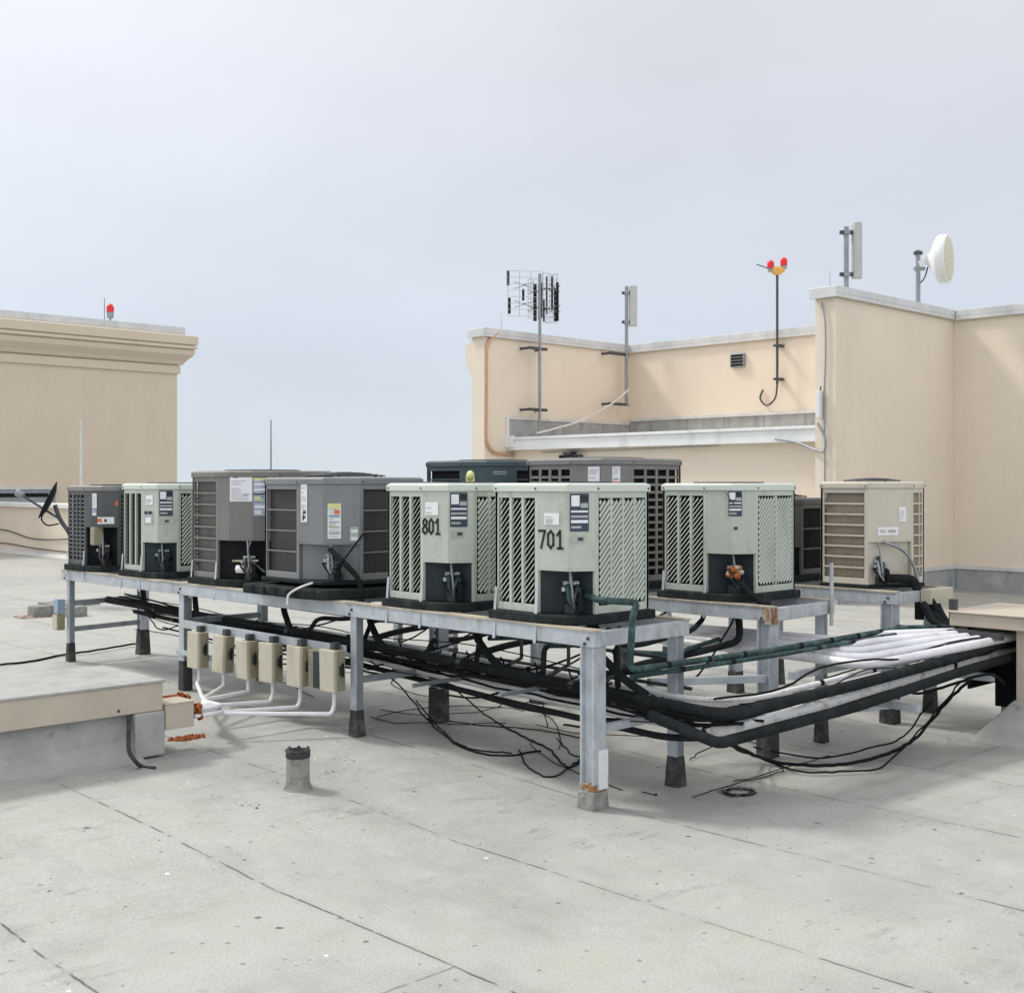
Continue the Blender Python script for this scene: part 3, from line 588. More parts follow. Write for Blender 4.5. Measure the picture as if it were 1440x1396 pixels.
fc0 = facet(cutB2[0], cutB2[1]); ym = MB(); 
p, u, n, L = fc0; ym.lathe(p+u*.09+n*.004+Vector((0,0,.86)), n, [(0,.042),(.003,.042),(.0032,0)], 'yellow', 20); ym.box((0,0,0),(0,0,0),'yellow') if False else None
quad_on(ym, fc0, .045, .135, .70, .86, .006, 'yellow'); ym.build('sticker', uB3)
sticker(uB3, cutB2, 1, .25, .7, .87, .895, 'plate_silver', [(.05,.95,.3,.7,'teal_cab')])
cutC = [(0,.16),(.365,0)]
uC = unit('condensing_unit', 'beige unit with horizontal bars near the right stucco wall', (8.25,4.55,PZ), .56, cutC, .81, .37, 'beige_cab', 'bars', 'fin_tan', 'beige_cab', rows=8, valve='steel_mid', guard=.02, pad=(.005,.03), strap=False)
sticker(uC, cutC, 0, .7, .86, .51, .62, 'paper'); sticker(uC, cutC, 0, .22, .68, .41, .47, 'paper', [(.1,.4,.3,.7,'beige_cab'),(.5,.9,.3,.7,'plate_silver')])
MB().tube(fillet([(.13,.10,.36),(.26,-.0,.30),(.36,-.04,.15),(.38,-.06,-.1)], .1), .012, 'steel_mid', 7).tube(fillet([(.12,.13,.08),(.15,.03,.09),(.31,-.05,.08),(.33,-.08,-.05),(.33,-.08,-.22)], .07), .035, 'insul_black', 10).build('suction_line', uC)
uC2 = unit('condensing_unit', 'low dark unit half hidden behind the beige barred unit', (8.3,5.42,PZ), .62, cutL, .68, .3, 'dark_cab', 'bars', 'coil_black', 'black', rows=3, strap=False)
P(MB().box((8.55,4.36,.86),(8.9,4.446,.97),'box_beige'), 'end_box', Cst, .004)
# ---------------------------------------------------------------- disconnect boxes on the rail with their conduits
BG = 'beige disconnect boxes on the rail'; CG = 'white conduits below the disconnect boxes'
words = ['leftmost', 'second from left', 'third from left', 'fourth from left', 'fifth from left, its cover rust stained', 'sixth from left, set against grey box', 'rightmost']
bpx = [263, 297, 331, 365, 403, 450]; btop = [888, 893, 900, 903, 908, 913]
proto = None; hub = Vector((3.93, 6.97, .32)); ends = []
for i, (px, py) in enumerate(zip(bpx, btop)):
    p = on_x(px, py, 4.765); wy = .155
    lab = 'beige disconnect box on the rail, '+words[i]
    loc = (4.765, p.y-wy, p.z-.27)
    if proto is None:
        proto = thing('disconnect_box', lab, 'switch box', loc, BG)
        MB().box((.03,0,0),(.098,wy,.27),'box_side').build('body', proto, .004)
        MB().box((0,-.003,-.004),(.029,wy+.003,.275),'box_beige').build('cover', proto, .006)
        MB().box((.045,-.014,.11),(.075,0,.17),'steel_dark').tube([(.06,-.022,.10),(.06,-.022,.19)], .008, 'black', 8).build('lever', proto)
        MB().box((.05,wy*.35,.27),(.10,wy*.65,.315),'steel_dark').build('hanger', proto)
    else: dup(proto, loc, lab, (random.uniform(-.02,.02), random.uniform(-.03,.03), random.uniform(-.06,.06)))
    ends.append(Vector((4.765+.06, p.y-wy*.5, p.z-.27)))
p = on_x(432, 912, 4.79)
gb = thing('grey_switch_box', 'narrow grey switch box between the last two beige boxes', 'switch box', (4.79, p.y-.14, p.z-.26))
MB().box((.02,-.02,0),(.09,.16,.255),'box_side').build('body', gb, .004); MB().box((0,0.0,.005),(.02,.075,.25),'recess_blue').build('cover', gb, .003)
for i, e in enumerate(ends):
    zz = .20+.018*i; q = Vector((4.70+.015*i, e.y-.12 if i else e.y-.1, zz))
    low = rz(0, e.y)+.10+.012*(i % 3)
    # drop, sweep towards the small tan box, run to it
    mid = Vector((4.55-.03*i, e.y-.02-.05*i, low+.03)); 
    pts = [e, e+Vector((0,0,-.10)), Vector((e.x-.02, e.y+.0, low+.02)), Vector((4.35-.05*i, 7.55-.05*i if i < 3 else max(7.1, e.y-.0), low+.06)), hub+Vector((.20, .026*i-.08, .034*(i%2)-.02)), hub+Vector((-.02, .026*i-.08, .034*(i%2)-.02))]
    tag(MB().tube(fillet(pts, .2, 10), .014, 'pvc_white', 9).build('conduit'), 'white conduit running from the box '+words[i], 'conduit', CG)
# ---------------------------------------------------------------- left pipe chase
ch = thing('pipe_chase', 'long low roof curb with tan metal hood at left', 'roof curb', (3.69, 6.88, 0))
cm = MB(); g0 = .07
prof = [(6.70,.05),(6.86,.10),(6.93,.20),(6.95,.38),(7.6,.38),(7.64,.1)]
cm.extrude_x(prof, -3, 3.55, 'membrane_curb'); P(cm, 'curb', ch)
hm = MB().box((-3,6.88,.37),(3.69,6.90,.54),'hood_tan').box((3.67,6.90,.37),(3.69,7.68,.54),'hood_tan').box((-3,7.68,.37),(3.69,7.70,.54),'hood_tan').box((-3,6.87,.54),(3.70,7.71,.556),'membrane_curb')
P(hm, 'hood', ch, .004)
sc = MB()
for k in range(8): sc.lathe((3.4-.75*k,6.88,.40), (0,-1,0), [(0,.009),(.005,.009),(.006,0)], 'steel_dark', 8)
P(sc, 'screw', ch)
P(MB().box((3.50,6.862,.10),(3.697,7.0,.368),'membrane_curb'), 'end_block', ch, .01)
jb = thing('junction_hood', 'small tan metal box at end of left roof curb, orange foam behind', 'junction box', (3.69, 6.86, 0))
P(MB().box((3.70,6.86,.245),(3.89,7.1,.40),'hood_tan').box((3.695,6.855,.40),(3.897,7.1,.407),'hood_tan'), 'body', jb, .006)
def lump(c, sx, sy, sz, mat, n, name, label, cat):
    mb = MB()
    for k in range(n):
        x, y = random.gauss(0,.4), random.gauss(0,.4); r = random.uniform(.25,.5)*min(sx,sy,.012+sz*2)
        mb.lathe((c[0]+x*sx, c[1]+y*sy, c[2]-.01), (random.uniform(-.3,.3),random.uniform(-.3,.3),1), [(0,r*.75),(sz*.3,r*.72),(sz*.6,r*.58),(sz*.85,r*.34),(sz,0.002)], mat, 9)
    return tag(mb.build(name), label, cat)
fq = at(262,1040,.085); lump((fq.x,fq.y,.08), .12, .07, .04, 'foam_orange', 80, 'foam_patch', 'rust orange foam lump on roof below the small tan box', 'foam')
fo = MB()
for k in range(16): fo.lathe((3.90+random.uniform(0,.05), 6.9+random.uniform(0,.2), .29+random.uniform(0,.11)), (1,0,.3), [(0,.03),(.02,.03),(.04,.002)], 'foam_orange', 8)
for k in range(9): fo.lathe((3.90-.02*k, 7.08, .40), (0,0,1), [(0,.02),(.01,.02),(.02,.002)], 'foam_orange', 8)
tag(fo.build('foam_seal'), 'orange sealing foam around white conduits entering the small tan box', 'foam')
# dark drain hose in front of the curb
tag(MB().tube(spline([on_y(181,1000,6.9), on_y(181,1030,6.86), on_y(181,1052,6.80), on_y(187,1066,6.66), at(200,1078,.085), at(218,1080,.085)], 6), .013, 'bitumen', 8).build('drain_hose'), 'dark hose dropping from tan hood down to the roof', 'hose')
# ---------------------------------------------------------------- vent stub and loose bits on the roof
v = at(419, 1110, .05); vt = thing('vent_pipe', 'short grey speckled vent stub with ragged dark rim', 'vent pipe', (v.x, v.y, rz(v.x,v.y)))
vm = MB(); vm.lathe((0,0,-.02), (0,0,1), [(0,.10),(.03,.075),(.06,.066),(.2,.064),(.215,.064),(.215,.05),(.05,.05),(.05,0)], 'concrete', 24); vm.build('sleeve', vt)
rm = MB(); rm.lathe((0,0,.175), (0,0,1), [(0,.066),(.004,.069),(.03,.068),(.042,.064),(.043,.05),(.0,.05)], 'bitumen', 24)
for k in range(7):
    a = k*.9; rm.lathe((.062*math.cos(a), .062*math.sin(a), .21), (random.uniform(-.4,.4),random.uniform(-.4,.4),1), [(0,.012),(.012,.010),(.02,.002)], 'bitumen', 6)
rm.build('torn_rim', vt)
d = at(223,1188,.0); lump((d.x,d.y,d.z), .02, .02, .02, 'bitumen', 5, 'tar_lump', 'small black tar lump on open roof below left curb', 'debris')
for (px, py, n_), lb_ in zip([(480,1075,14),(452,1092,7),(345,1135,9)], ['dried tar crumbs on roof right of the vent stub','few dark tar crumbs close against the vent stub','streak of dark tar crumbs left of the vent stub']):
    d = at(px,py,.03); lump((d.x,d.y,rz(d.x,d.y)+.004), .10, .16, .008, 'bitumen', n_, 'tar_crumbs', lb_, 'debris')
d = at(60,866,.13); cbk = thing('concrete_block', 'grey concrete block on roof behind left stand leg', 'block', (d.x,d.y,.13)); MB().box((-.15,-.1,0),(.15,.1,.13),'concrete').build('block', cbk, .01); MB().box((-.3,-.14,-.001),(.3,.14,.012),'rust').build('rust_stain', cbk)
d = at(105,866,.13); cb2 = thing('concrete_block', 'grey concrete block hidden partly by the left end leg', 'block', (d.x,d.y,.13)); MB().box((-.12,-.1,0),(.12,.1,.12),'concrete').build('block', cb2, .01)
d = on_x(84,875,4.8); sb = thing('outlet_box', 'small tan outlet box on the left end leg', 'outlet box', (4.8,10.9,.42)); MB().box((0,.0,0),(.07,.1,.14),'box_side').box((-.008,.004,.006),(0,.096,.134),'box_beige').build('box', sb, .004); MB().box((.0,.0,.15),(.07,.09,.28),'paper_blue').build('cover', sb, .004)
# ---------------------------------------------------------------- insulated pipes
def pipe(name, label, pts, r, mat, cat='pipe', rad=.15, seg=12, group=None, bands=0):
    mb = MB(); pp = fillet(pts, rad); mb.tube(pp, r, mat, seg)
    if bands:
        for k in range(1, len(pts)):
            a, b = Vector(pts[k-1]), Vector(pts[k]); L = (b-a).length; n = int(L/bands)
            for j in range(1, n):
                c0 = a+(b-a)*(j/n+random.uniform(-.1,.1)/n); dd = (b-a).normalized(); mb.tube([c0-dd*.02, c0+dd*.02], r*1.06, 'black' if mat != 'insul_black' else 'steel_dark', seg)
    return tag(mb.build(name), label, cat, group)
CHX = 8.4
pipe('insulated_pipe', 'thick black insulated pipe, upper one bending toward right pipe chase', [(5.28,10.9,.67),(5.29,7.0,.62),(5.30,3.86,.53),(6.6,3.84,.55),(7.85,3.80,.60),(CHX+.5,3.78,.66)], .034, 'insul_black', rad=.16, bands=.9)
pipe('insulated_pipe', 'thick black insulated pipe, lower one turning sharply at corner', [(5.16,4.25,.50),(5.22,3.84,.40),(6.5,3.78,.44),(7.8,3.74,.52),(CHX+.5,3.74,.55)], .031, 'insul_black', rad=.05, bands=.8)
pipe('insulated_pipe', 'thin black insulated pipe sagging lowest beneath front stand', [(5.5,10.8,.55),(5.42,8.4,.5),(5.44,6.9,.42),(5.40,5.6,.37),(5.40,4.3,.33),(5.6,4.0,.36)], .02, 'insul_black', bands=.7)
pipe('insulated_pipe', 'black insulated pipe close beside the thick upper one', [(5.38,10.7,.64),(5.36,7.2,.54),(5.37,4.1,.47),(5.55,3.96,.47),(7.85,3.90,.56),(CHX+.5,3.84,.58)], .018, 'insul_black', rad=.12, bands=.6)
pipe('white_pipe', 'dirty white wrapped pipe lowest beneath the front stand', [(5.5,9.0,.58),(5.46,6.95,.48),(5.46,5.38,.43),(5.46,4.03,.40),(5.9,3.90,.445),(7.0,3.89,.495),(CHX+.5,3.86,.57)], .036, 'wrap_white', rad=.12, bands=.8)
pipe('white_pipe', 'second dirty white wrapped pipe beside the lowest black pipe', [(5.60,8.6,.56),(5.55,6.9,.47),(5.55,5.4,.43),(5.54,4.12,.40),(5.95,4.0,.43),(7.0,3.97,.48),(CHX+.5,3.93,.57)], .03, 'wrap_white', rad=.12, bands=.9)
pipe('tan_pipe', 'tan lagged pipe lying among pipes under the front stand', [(5.64,6.5,.52),(5.66,6.1,.50),(5.66,5.6,.49),(5.7,5.3,.47)], .032, 'insul_tan', bands=.12)
pipe('teal_pipe', 'dark teal insulated pipe rising from unit 701 and running right', [(5.06,4.62,1.13),(4.98,4.46,1.12),(5.12,4.30,1.11),(5.05,4.28,1.05),(5.05,4.30,.75),(6.4,4.30,.73),(8.0,4.28,.74),(CHX+.5,3.98,.70)], .019, 'insul_teal', rad=.06, bands=.3)
pipe('teal_pipe', 'thin teal copper line beside the thick teal pipe', [(5.12,4.35,.70),(6.4,4.24,.71),(8.0,4.22,.72),(CHX+.5,3.94,.69)], .014, 'insul_teal', bands=.35)
pipe('teal_pipe', 'second thin dark line clipped under the thick teal pipe', [(5.4,5.0,.62),(5.5,4.4,.68),(6.4,4.36,.69),(8.0,4.33,.71),(CHX+.4,4.0,.68)], .014, 'insul_black', bands=.35)
for i in range(5):
    y = 3.90+.105*i; x = 6.72+.10*i
    pipe('white_pipe', ['nearest', 'second', 'third', 'fourth', 'farthest'][i]+' of five white wrapped pipes bending into right chase', [(6.72+.10*i,7.2+.2*i,.70),(6.86+.10*i,5.4+.1*i,.64+.012*i),(6.88+.10*i,y+.45,.635+.016*i),(x+.12,y+.02,.63+.02*i),(x+.5,y-.01,.635+.02*i),(7.9,3.80+.095*i,.66+.014*i),(CHX+.5,3.76+.06*i,.67)], .031, 'pvc_white', rad=.16, group='white wrapped pipes at the right', bands=.55)
for k, nm in enumerate(['nearest', 'middle', 'farthest']):
    pts = [(5.2+.05*k,10.6,.70+.02*k),(5.24+.03*k,8.2,.60),(5.2+.07*k,6.1,.60-.06*k),(5.26+.04*k,4.2,.50-.04*k),(5.45,3.92+.05*k,.50-.03*k),(6.9,3.88+.04*k,.52),(8.6,3.78+.05*k,.60)]
    tag(MB().tube(spline(pts, 14, .022), .008, 'cable_black', 6).build('cable'), nm+' of three black cables lashed along the pipe run', 'cable')
pipe('refrigerant_line', 'dark refrigerant line dropping behind front stand corner leg', [(5.6,5.1,.95),(5.55,5.0,.75),(5.4,4.8,.60)], .02, 'insul_black', rad=.1)
drops = [(5.05,4.85),(5.08,5.95),(5.1,7.1),(5.1,8.2),(5.12,9.6),(5.1,10.5)]
dl = ['the corner unit', 'the second unit from the corner', 'the mid grey unit', 'the brown grey unit', 'the second unit from left', 'the leftmost unit']
for (x, y), nm in zip(drops, dl):
    pipe('refrigerant_line', 'black refrigerant line falling from '+nm+' into the pipe run', [(x+.3,y,1.0),(x+.32,y-.02,.86),(x+.3,y-.06,.76),(5.30,y-.3,.64),(5.31,y-.45,.575)], .024, 'insul_black', rad=.1)
for (x, y), nm in zip([(6.9,4.95),(6.9,6.2),(6.9,7.4)], ['lone pale green unit', 'taupe unit', 'dark teal unit']):
    pipe('refrigerant_line', 'black hanging refrigerant line under the '+nm, [(x,y,1.0),(x,y-.05,.8),(x-.1,y-.12,.7),(x-.4,y-.05,.66),(x-.9,y+.1,.60),(5.42,y+.12,.50)], .024, 'insul_black', rad=.12)
for k in range(5):
    y0 = 4.75+k*.42
    pipe('strut_hanger', ['nearest','second','third','fourth','fifth'][k]+' dark rod hanger holding pipes, counting from the stand corner', [(5.6,y0+.1,.9),(5.6,y0+.1,.62),(5.3,y0+.05,.56)], .012, 'steel_dark', 'hanger', rad=.01, seg=6)
for k in range(4):
    pipe('branch_line', ['nearest','second nearest','third nearest','farthest'][k]+' thin teal line crossing between the front and middle stands', [(5.6,4.9+.55*k,.74-.01*k),(6.1,4.85+.6*k,.68),(6.8,5.0+.65*k,.70)], .016, 'insul_teal', rad=.15, seg=8)
tag(MB().tube(fillet([(8.58,4.4,.92),(8.62,4.28,.7),(8.7,4.25,.62)], .1), .03, 'insul_black', 9).build('insulated_pipe'), 'short black pipe dropping beside the beige barred unit', 'pipe')
# ---------------------------------------------------------------- right pipe chase
rc = thing('pipe_chase', 'tan metal pipe chase with open dark end swallowing pipes at right', 'roof curb', (8.4, 3.66, 0))
P(MB().box((8.4,-1,.02),(8.42,3.66,.745),'hood_tan').box((8.42,3.64,.02),(9.05,3.66,.745),'hood_tan').box((9.05,-1,.02),(9.07,4.06,.745),'hood_tan').box((8.95,3.66,.1),(9.04,4.06,.744),'black').box((8.5,4.04,.28),(8.95,4.06,.744),'black'), 'side_panel', rc, .003)
P(MB().box((8.33,-1,.745),(9.12,4.11,.838),'hood_tan').box((8.31,-1,.838),(9.14,4.13,.852),'hood_tan'), 'cap', rc, .006)
P(MB().frustum([(8.05,-1),(9.4,-1),(9.4,4.1),(8.05,3.85)], -.01, [(8.385,-1),(9.09,-1),(9.09,3.7),(8.385,3.675)], .26, 'membrane_curb'), 'curb', rc, .02)
P(MB().box((8.36,4.08,.70),(8.40,4.13,.93),'steel_dark'), 'stub_post', rc)
for k, (y, zz) in enumerate([(4.9,.78),(5.5,.72),(6.1,.76),(6.6,.66),(7.3,.74),(8.0,.7)]):
    pipe('refrigerant_line', ['nearest','second nearest','third nearest','fourth nearest','fifth nearest','farthest'][k]+' black line reaching back from front stand to middle stand', [(5.3,y-.3,.60),(5.62,y,zz),(6.0,y+.12,zz-.05),(6.5,y+.1,zz),(6.9,y+.3,zz+.04),(6.95,y+.32,1.0)], .018, 'insul_black', rad=.12, seg=8)
for k in range(9):
    x = random.uniform(4.98,5.62); z = random.uniform(.42,.74); pts = []
    for j in range(9): pts.append((x+random.uniform(-.06,.06), 10.2-.78*j+random.uniform(-.1,.1), z-.012*j+random.uniform(-.05,.04)))
    pts[-1] = (pts[-1][0], 4.15, .46); pts.append((5.5+random.uniform(0,.3), 3.93+random.uniform(-.06,.12), .44))
    tag(MB().tube(spline(pts, 9, .004), random.choice((.004,.006,.008)), 'cable_black', 6).build('cable'), 'thin black cable strung along the pipe run under the front stand', 'cable', 'cables strung along the pipe run')
for k in range(4):
    y = random.uniform(3.9,4.4); z = random.uniform(.36,.68); pts = [(5.4+random.uniform(0,.4), y+.15, z-.06)]
    for j in range(6): pts.append((5.9+.45*j, y+random.uniform(-.05,.05)-.02*j, z+.018*j+random.uniform(-.05,.03)))
    pts.append((8.8, 3.86, .62))
    tag(MB().tube(spline(pts, 9, .004), random.choice((.004,.005,.007)), 'cable_black', 6).build('cable'), 'thin black cable strung beside the pipes toward the right chase', 'cable', 'cables strung toward the right chase')
for k in range(7):
    y = 4.7+.55*k+random.uniform(-.1,.1); zz = random.uniform(.5,.8)
    tag(MB().tube(spline([(5.0,y,zz-.1),(5.35,y+.05,zz-.16),(5.9,y+.1,zz-.1),(6.5,y+.2,zz),(6.8,y+.1,.9)], 8, .004), .007, 'cable_black', 6).build('cable'), 'thin black cable sagging across from front stand to middle stand', 'cable', 'cables sagging between the stands')
for k in range(2):
    pipe('white_pipe', ['upper','lower'][k]+' thin dusty white line running behind the black pipes under front stand', [(5.66,9.6,.60-.1*k),(5.64,7.0,.58-.1*k),(5.62,4.3,.52-.1*k),(5.9,4.08,.52-.06*k),(CHX+.5,3.96,.62-.05*k)], .017, 'wrap_white', bands=.6)
for k, (y, z) in enumerate([(5.2,.66),(6.0,.62),(7.4,.64),(8.1,.6)]):
    pipe('steel_rail', ['nearest','second nearest','third nearest','farthest'][k]+' galvanised cross rail carrying pipes under front stand', [(4.94,y,z-.14),(5.66,y,z-.14)], .014, 'galv_mid', 'rail', seg=4)
for k, zz in enumerate((.56,.50,.72)):
    pipe('steel_rail', ['middle','lower','upper'][k]+' thin dark steel rail along the back legs of front stand', [(5.72,4.4,zz),(5.72,10.9,zz+.02)], .012, 'steel_dark', 'rail', seg=6)
for k in range(3):
    pipe('insulated_pipe', ['nearest','middle','farthest'][k]+' short black pipe dropping from rear stand into right chase', [(8.55+.09*k,4.42,.86),(8.45+.09*k,4.3,.74),(8.42+.06*k,4.12,.70-.02*k),(8.75,3.95,.66)], .03, 'insul_black', rad=.08)
tag(MB().bar((8.28,3.7,.70),(8.28,4.5,.70),.045,.045,'steel_dark').build('strut_rail'), 'dark strut rail carrying pipes just before the right chase', 'rail')
tag(MB().bar((7.1,3.7,.36),(7.1,4.6,.36),.04,.04,'galv').build('strut_rail'), 'pale galvanised strut under the black pipes at right', 'rail')
# ---------------------------------------------------------------- loose cables
def cable(ps, label, r=.006, mat='cable_black', jit=.008):
    pts = [at(px, py, z if z is not None else 0) for px, py, z in ps]
    pts = [Vector((p.x, p.y, max(p.z, rz(p.x,p.y)+r))) for p in pts]
    return tag(MB().tube(spline(pts, 7, jit), r, mat, 6).build('cable'), label, 'cable')
G = .06
cable([(520,930,.5),(565,968,.3),(600,1010,.1),(645,1052,.05),(700,1066,.04),(760,1058,.04)], 'black cable looping from pipe bundle to roof left of corner leg')
cable([(585,985,.25),(625,1030,.08),(660,1055,.05),(720,1062,.04)], 'second black cable falling beside the loop left of corner leg', .005)
cable([(640,970,.3),(690,1010,.1),(740,1040,.05),(775,1060,.03),(800,1083,.02),(830,1060,.03)], 'black cable dropping steeply toward base of corner leg', .006)
cable([(730,1060,.03),(745,1085,.02),(775,1095,.02),(808,1078,.02),(825,1060,.03)], 'tangled black cable loop on roof beside corner leg', .005)
cable([(762,955,.3),(768,1020,.06),(790,1050,.03),(812,1066,.03),(845,1050,.04)], 'thin black cable hanging straight then curling by corner leg', .004)
cable([(600,1015,.06),(680,1025,.05),(760,1030,.05),(850,1045,.04)], 'thin black cable lying flat under the front stand', .004)
cable([(1015,1042,.3),(1060,1062,.06),(1110,1074,.03),(1180,1075,.03),(1240,1062,.03),(1285,1040,.06),(1330,990,.3),(1365,955,.5)], 'thick black cable bundle swinging across roof to right chase', .011)
cable([(1030,1045,.3),(1080,1070,.03),(1130,1085,.02),(1200,1084,.02),(1245,1075,.03),(1300,1020,.1),(1350,960,.5)], 'thin black cable trailing below the right pipe run', .006)
cable([(1060,1050,.06),(1150,1066,.03),(1230,1050,.05),(1270,1035,.06),(1310,985,.35)], 'third black cable trailing under the right pipe run', .006)
cable([(1265,965,.4),(1290,975,.3),(1340,962,.4),(1390,948,.48),(1412,962,.40)], 'short black cable looped in front of the chase opening', .01)
cable([(970,1068,.02),(1000,1050,.05),(1050,1035,.08)], 'thin black cable beside the rear leg of the front stand', .004)
cable([(0,935,.13),(45,930,.13),(85,922,.13),(130,915,.15),(190,905,.15)], 'dark cable lying across roof to left end leg', .01)
cable([(195,830,.8),(205,860,.65),(225,885,.5),(250,880,.5)], 'black cable drooping from left end of the front stand', .006)
for k in range(15):
    x, y = random.uniform(5.15, 6.9), random.uniform(4.1, 8.0); an_ = random.choice((1.4, -1.7, .2, 3.0))+random.uniform(-.4,.4); ps = []; cv = random.uniform(-.35,.35)
    for j in range(9):
        ps.append((x, y, rz(x,y)+.005+random.uniform(0,.012))); cv += random.uniform(-.22,.22); an_ += cv*.6; x += .16*math.cos(an_); y += .16*math.sin(an_)
    ps = [(min(max(a_, 5.15+.02*k), 7.0-.01*k), max(b_, 4.05+.03*k), c_) for a_, b_, c_ in ps]
    tag(MB().tube(spline(ps, 6, .002), .0034, 'cable_black', 5).build('cable'), 'thin loose black cable lying on the roof beneath the stands', 'cable', 'loose thin cables on the roof')
tg = at(1040,1115,.0); ps = [(tg.x+.15*math.cos(j*1.9)*(.4+.6*random.random()), tg.y+.13*math.sin(j*1.9)*(.4+.6*random.random()), .003+random.uniform(0,.008)) for j in range(30)]
tag(MB().tube(spline(ps, 6, .004), .0016, 'cable_black', 5).build('wire_tangle'), 'tangle of fine black wire on roof right of the corner leg', 'wire')
for k in range(6):
    x = 560+k*48
    cable([(x,900+k*8,.66),(x+12,925+k*9,.5),(x+34,930+k*8,.5),(x+60,915+k*9,.62)], 'small drooping black cable under front stand, '+['leftmost','second','third','fourth','fifth','rightmost'][k]+' loop', .006)
# ---------------------------------------------------------------- antennas on the penthouse
def mast(parent, c, z0, z1, r=.028, mat='steel_mid'): return MB().cyl((0,0), r, z0, z1, mat, 10).build('mast', parent)
Yw = 15.6
b0 = on_y(759, 610, Yw-.25); top = on_y(759, 385, Yw-.25).z
an = thing('grid_antenna', 'wiry multi panel grid antenna on tall mast at penthouse left', 'antenna', (b0.x, b0.y, 0)); mast(an, None, 2.5, top)
for z in (on_y(755,490,Yw-.25).z, on_y(755,576,Yw-.25).z): MB().box((-.28,-.02,z-.025),(.18,.02,z+.025),'steel_dark').box((-.26,.02,z-.02),(-.22,.245,z+.02),'steel_dark').box((.12,.02,z-.02),(.16,.245,z+.02),'steel_dark').build('bracket', an)
zc = on_y(757,418,Yw-.25).z
def grid_panel(ang, dist, w, h, zc, bars, nh):
    """wire reflector: light horizontal wires, dark uprights given as (position, low, high, thickness)"""
    mb = MB(); d = Vector((math.cos(ang), math.sin(ang), 0)); s = Vector((-d.y, d.x, 0)); c0 = d*dist+Vector((0,0,zc)); U = Vector((0,0,1))
    for k in range(nh):
        z = -h/2+h*k/(nh-1); mb.bar(c0-s*w/2+U*z, c0+s*w/2+U*z, .007, .007, 'alu')
    for q in (-1, -.33, .33, 1): mb.bar(c0+s*q*w/2-U*(h/2), c0+s*q*w/2+U*(h/2), .007, .007, 'alu')
    for q, a, b, th in bars: mb.bar(c0+s*q*w/2+U*(a*h/2)+d*.02, c0+s*q*w/2+U*(b*h/2)+d*.02, th, th, 'black')
    for z in (-h*.22, h*.2):
        mb.bar(Vector((0,0,zc+z)), c0+U*z, .02, .02, 'steel_dark')
        f = c0+d*.1+U*z; mb.bar(c0+U*z, f, .016, .016, 'steel_mid')
        for sg in (-1, 1): mb.bar(f, f+s*sg*w*.3+U*(h*.08), .008, .008, 'steel_dark'); mb.bar(f, f+s*sg*w*.3-U*(h*.08), .008, .008, 'steel_dark')
    return mb
rta = math.atan2(RT.y, RT.x)
gp = grid_panel(rta+math.pi/2+.15, -.06, .62, .80, zc+.06, [(.98,.35,1.,.035),(.9,-.9,-.2,.032),(.1,-.3,.2,.03)], 8).build('grid_panel', an)
gp.location = -RT*.27
grid_panel(rta+.55, .26, .40, .84, zc+.0, [(1,-.6,1.,.03),(-.4,-1,.4,.03)], 10).build('grid_panel', an)
grid_panel(rta-.75, .24, .36, .86, zc-.04, [(1,-.9,.7,.035),(.2,-.5,.9,.025),(-1,-1,-.1,.02)], 10).build('grid_panel', an)
grid_panel(rta+2.2, .12, .34, .7, zc-.02, [(0,-1.1,.8,.045),(-.9,-.9,.9,.03)], 7).build('grid_panel', an)
def panel_antenna(label, c, z0, z1, pz0, pz1, wdt, side, bz):
    t = thing('panel_antenna', label, 'antenna', c); mast(t, None, z0, z1, .034)
    mb = MB(); off = RT*side; fw = FW
    o = [off+RT*(-wdt/2)+fw*.05, off+RT*(-wdt/2+.02)-fw*.06, off+RT*(wdt/2-.02)-fw*.06, off+RT*(wdt/2)+fw*.05]
    mb.prism([(v.x,v.y) for v in o], pz0, pz1, 'antenna_grey'); mb.build('panel', t, .015)
    for z in bz: MB().bar(Vector((0,0,z))-RT*.09, Vector((0,0,z))+RT*(side+.0), .05, .05, 'steel_dark').bar(Vector((0,0,z))-FW*.06, Vector((0,0,z))+FW*.06, .08, .06, 'steel_mid').build('clamp', t)
    return t
c1 = on_y(881, 500, Yw-.22); zf = lambda y: on_y(881, y, Yw-.22).z
p1 = panel_antenna('grey panel antenna on mast in the penthouse inner corner', (c1.x,c1.y,0), zf(570), zf(403), zf(459), zf(402), .17, .13, (zf(412), zf(453)))
for z in (zf(499), zf(569)): MB().box((-.5,-.02,z-.025),(.05,.02,z+.025),'steel_dark').box((-.48,.02,z-.02),(-.44,.215,z+.02),'steel_dark').build('bracket', p1)
tag(MB().tube(spline([on_y(884,548,Yw-.3), on_y(860,568,Yw-.32), on_y(820,590,Yw-.34), on_y(790,600,Yw-.36), on_y(755,609,Yw-.38)]), .018, 'cable_white', 7).build('cable'), 'pale cable curving from corner mast down to the gutter', 'cable')
c2 = on_y(1190, 408, 9.12); zf = lambda y: on_y(1190, y, 9.12).z
panel_antenna('tall grey panel antenna on top of the right wing wall', (c2.x,c2.y,0), 4.3, zf(319), zf(392), zf(313), .15, .155, (zf(327), zf(386)))
c3 = on_y(1291, 420, 9.12); zf = lambda y: on_y(1291, y, 9.12).z
ds = thing('drum_dish', 'white drum shaped microwave dish above the right wing wall', 'dish antenna', (c3.x,c3.y,0)); mast(ds, None, 4.3, zf(352), .035)
ax = (RT*math.cos(.56)-FW*math.sin(.56)).normalized(); dc = RT*.20+Vector((0,0,zf(366)))
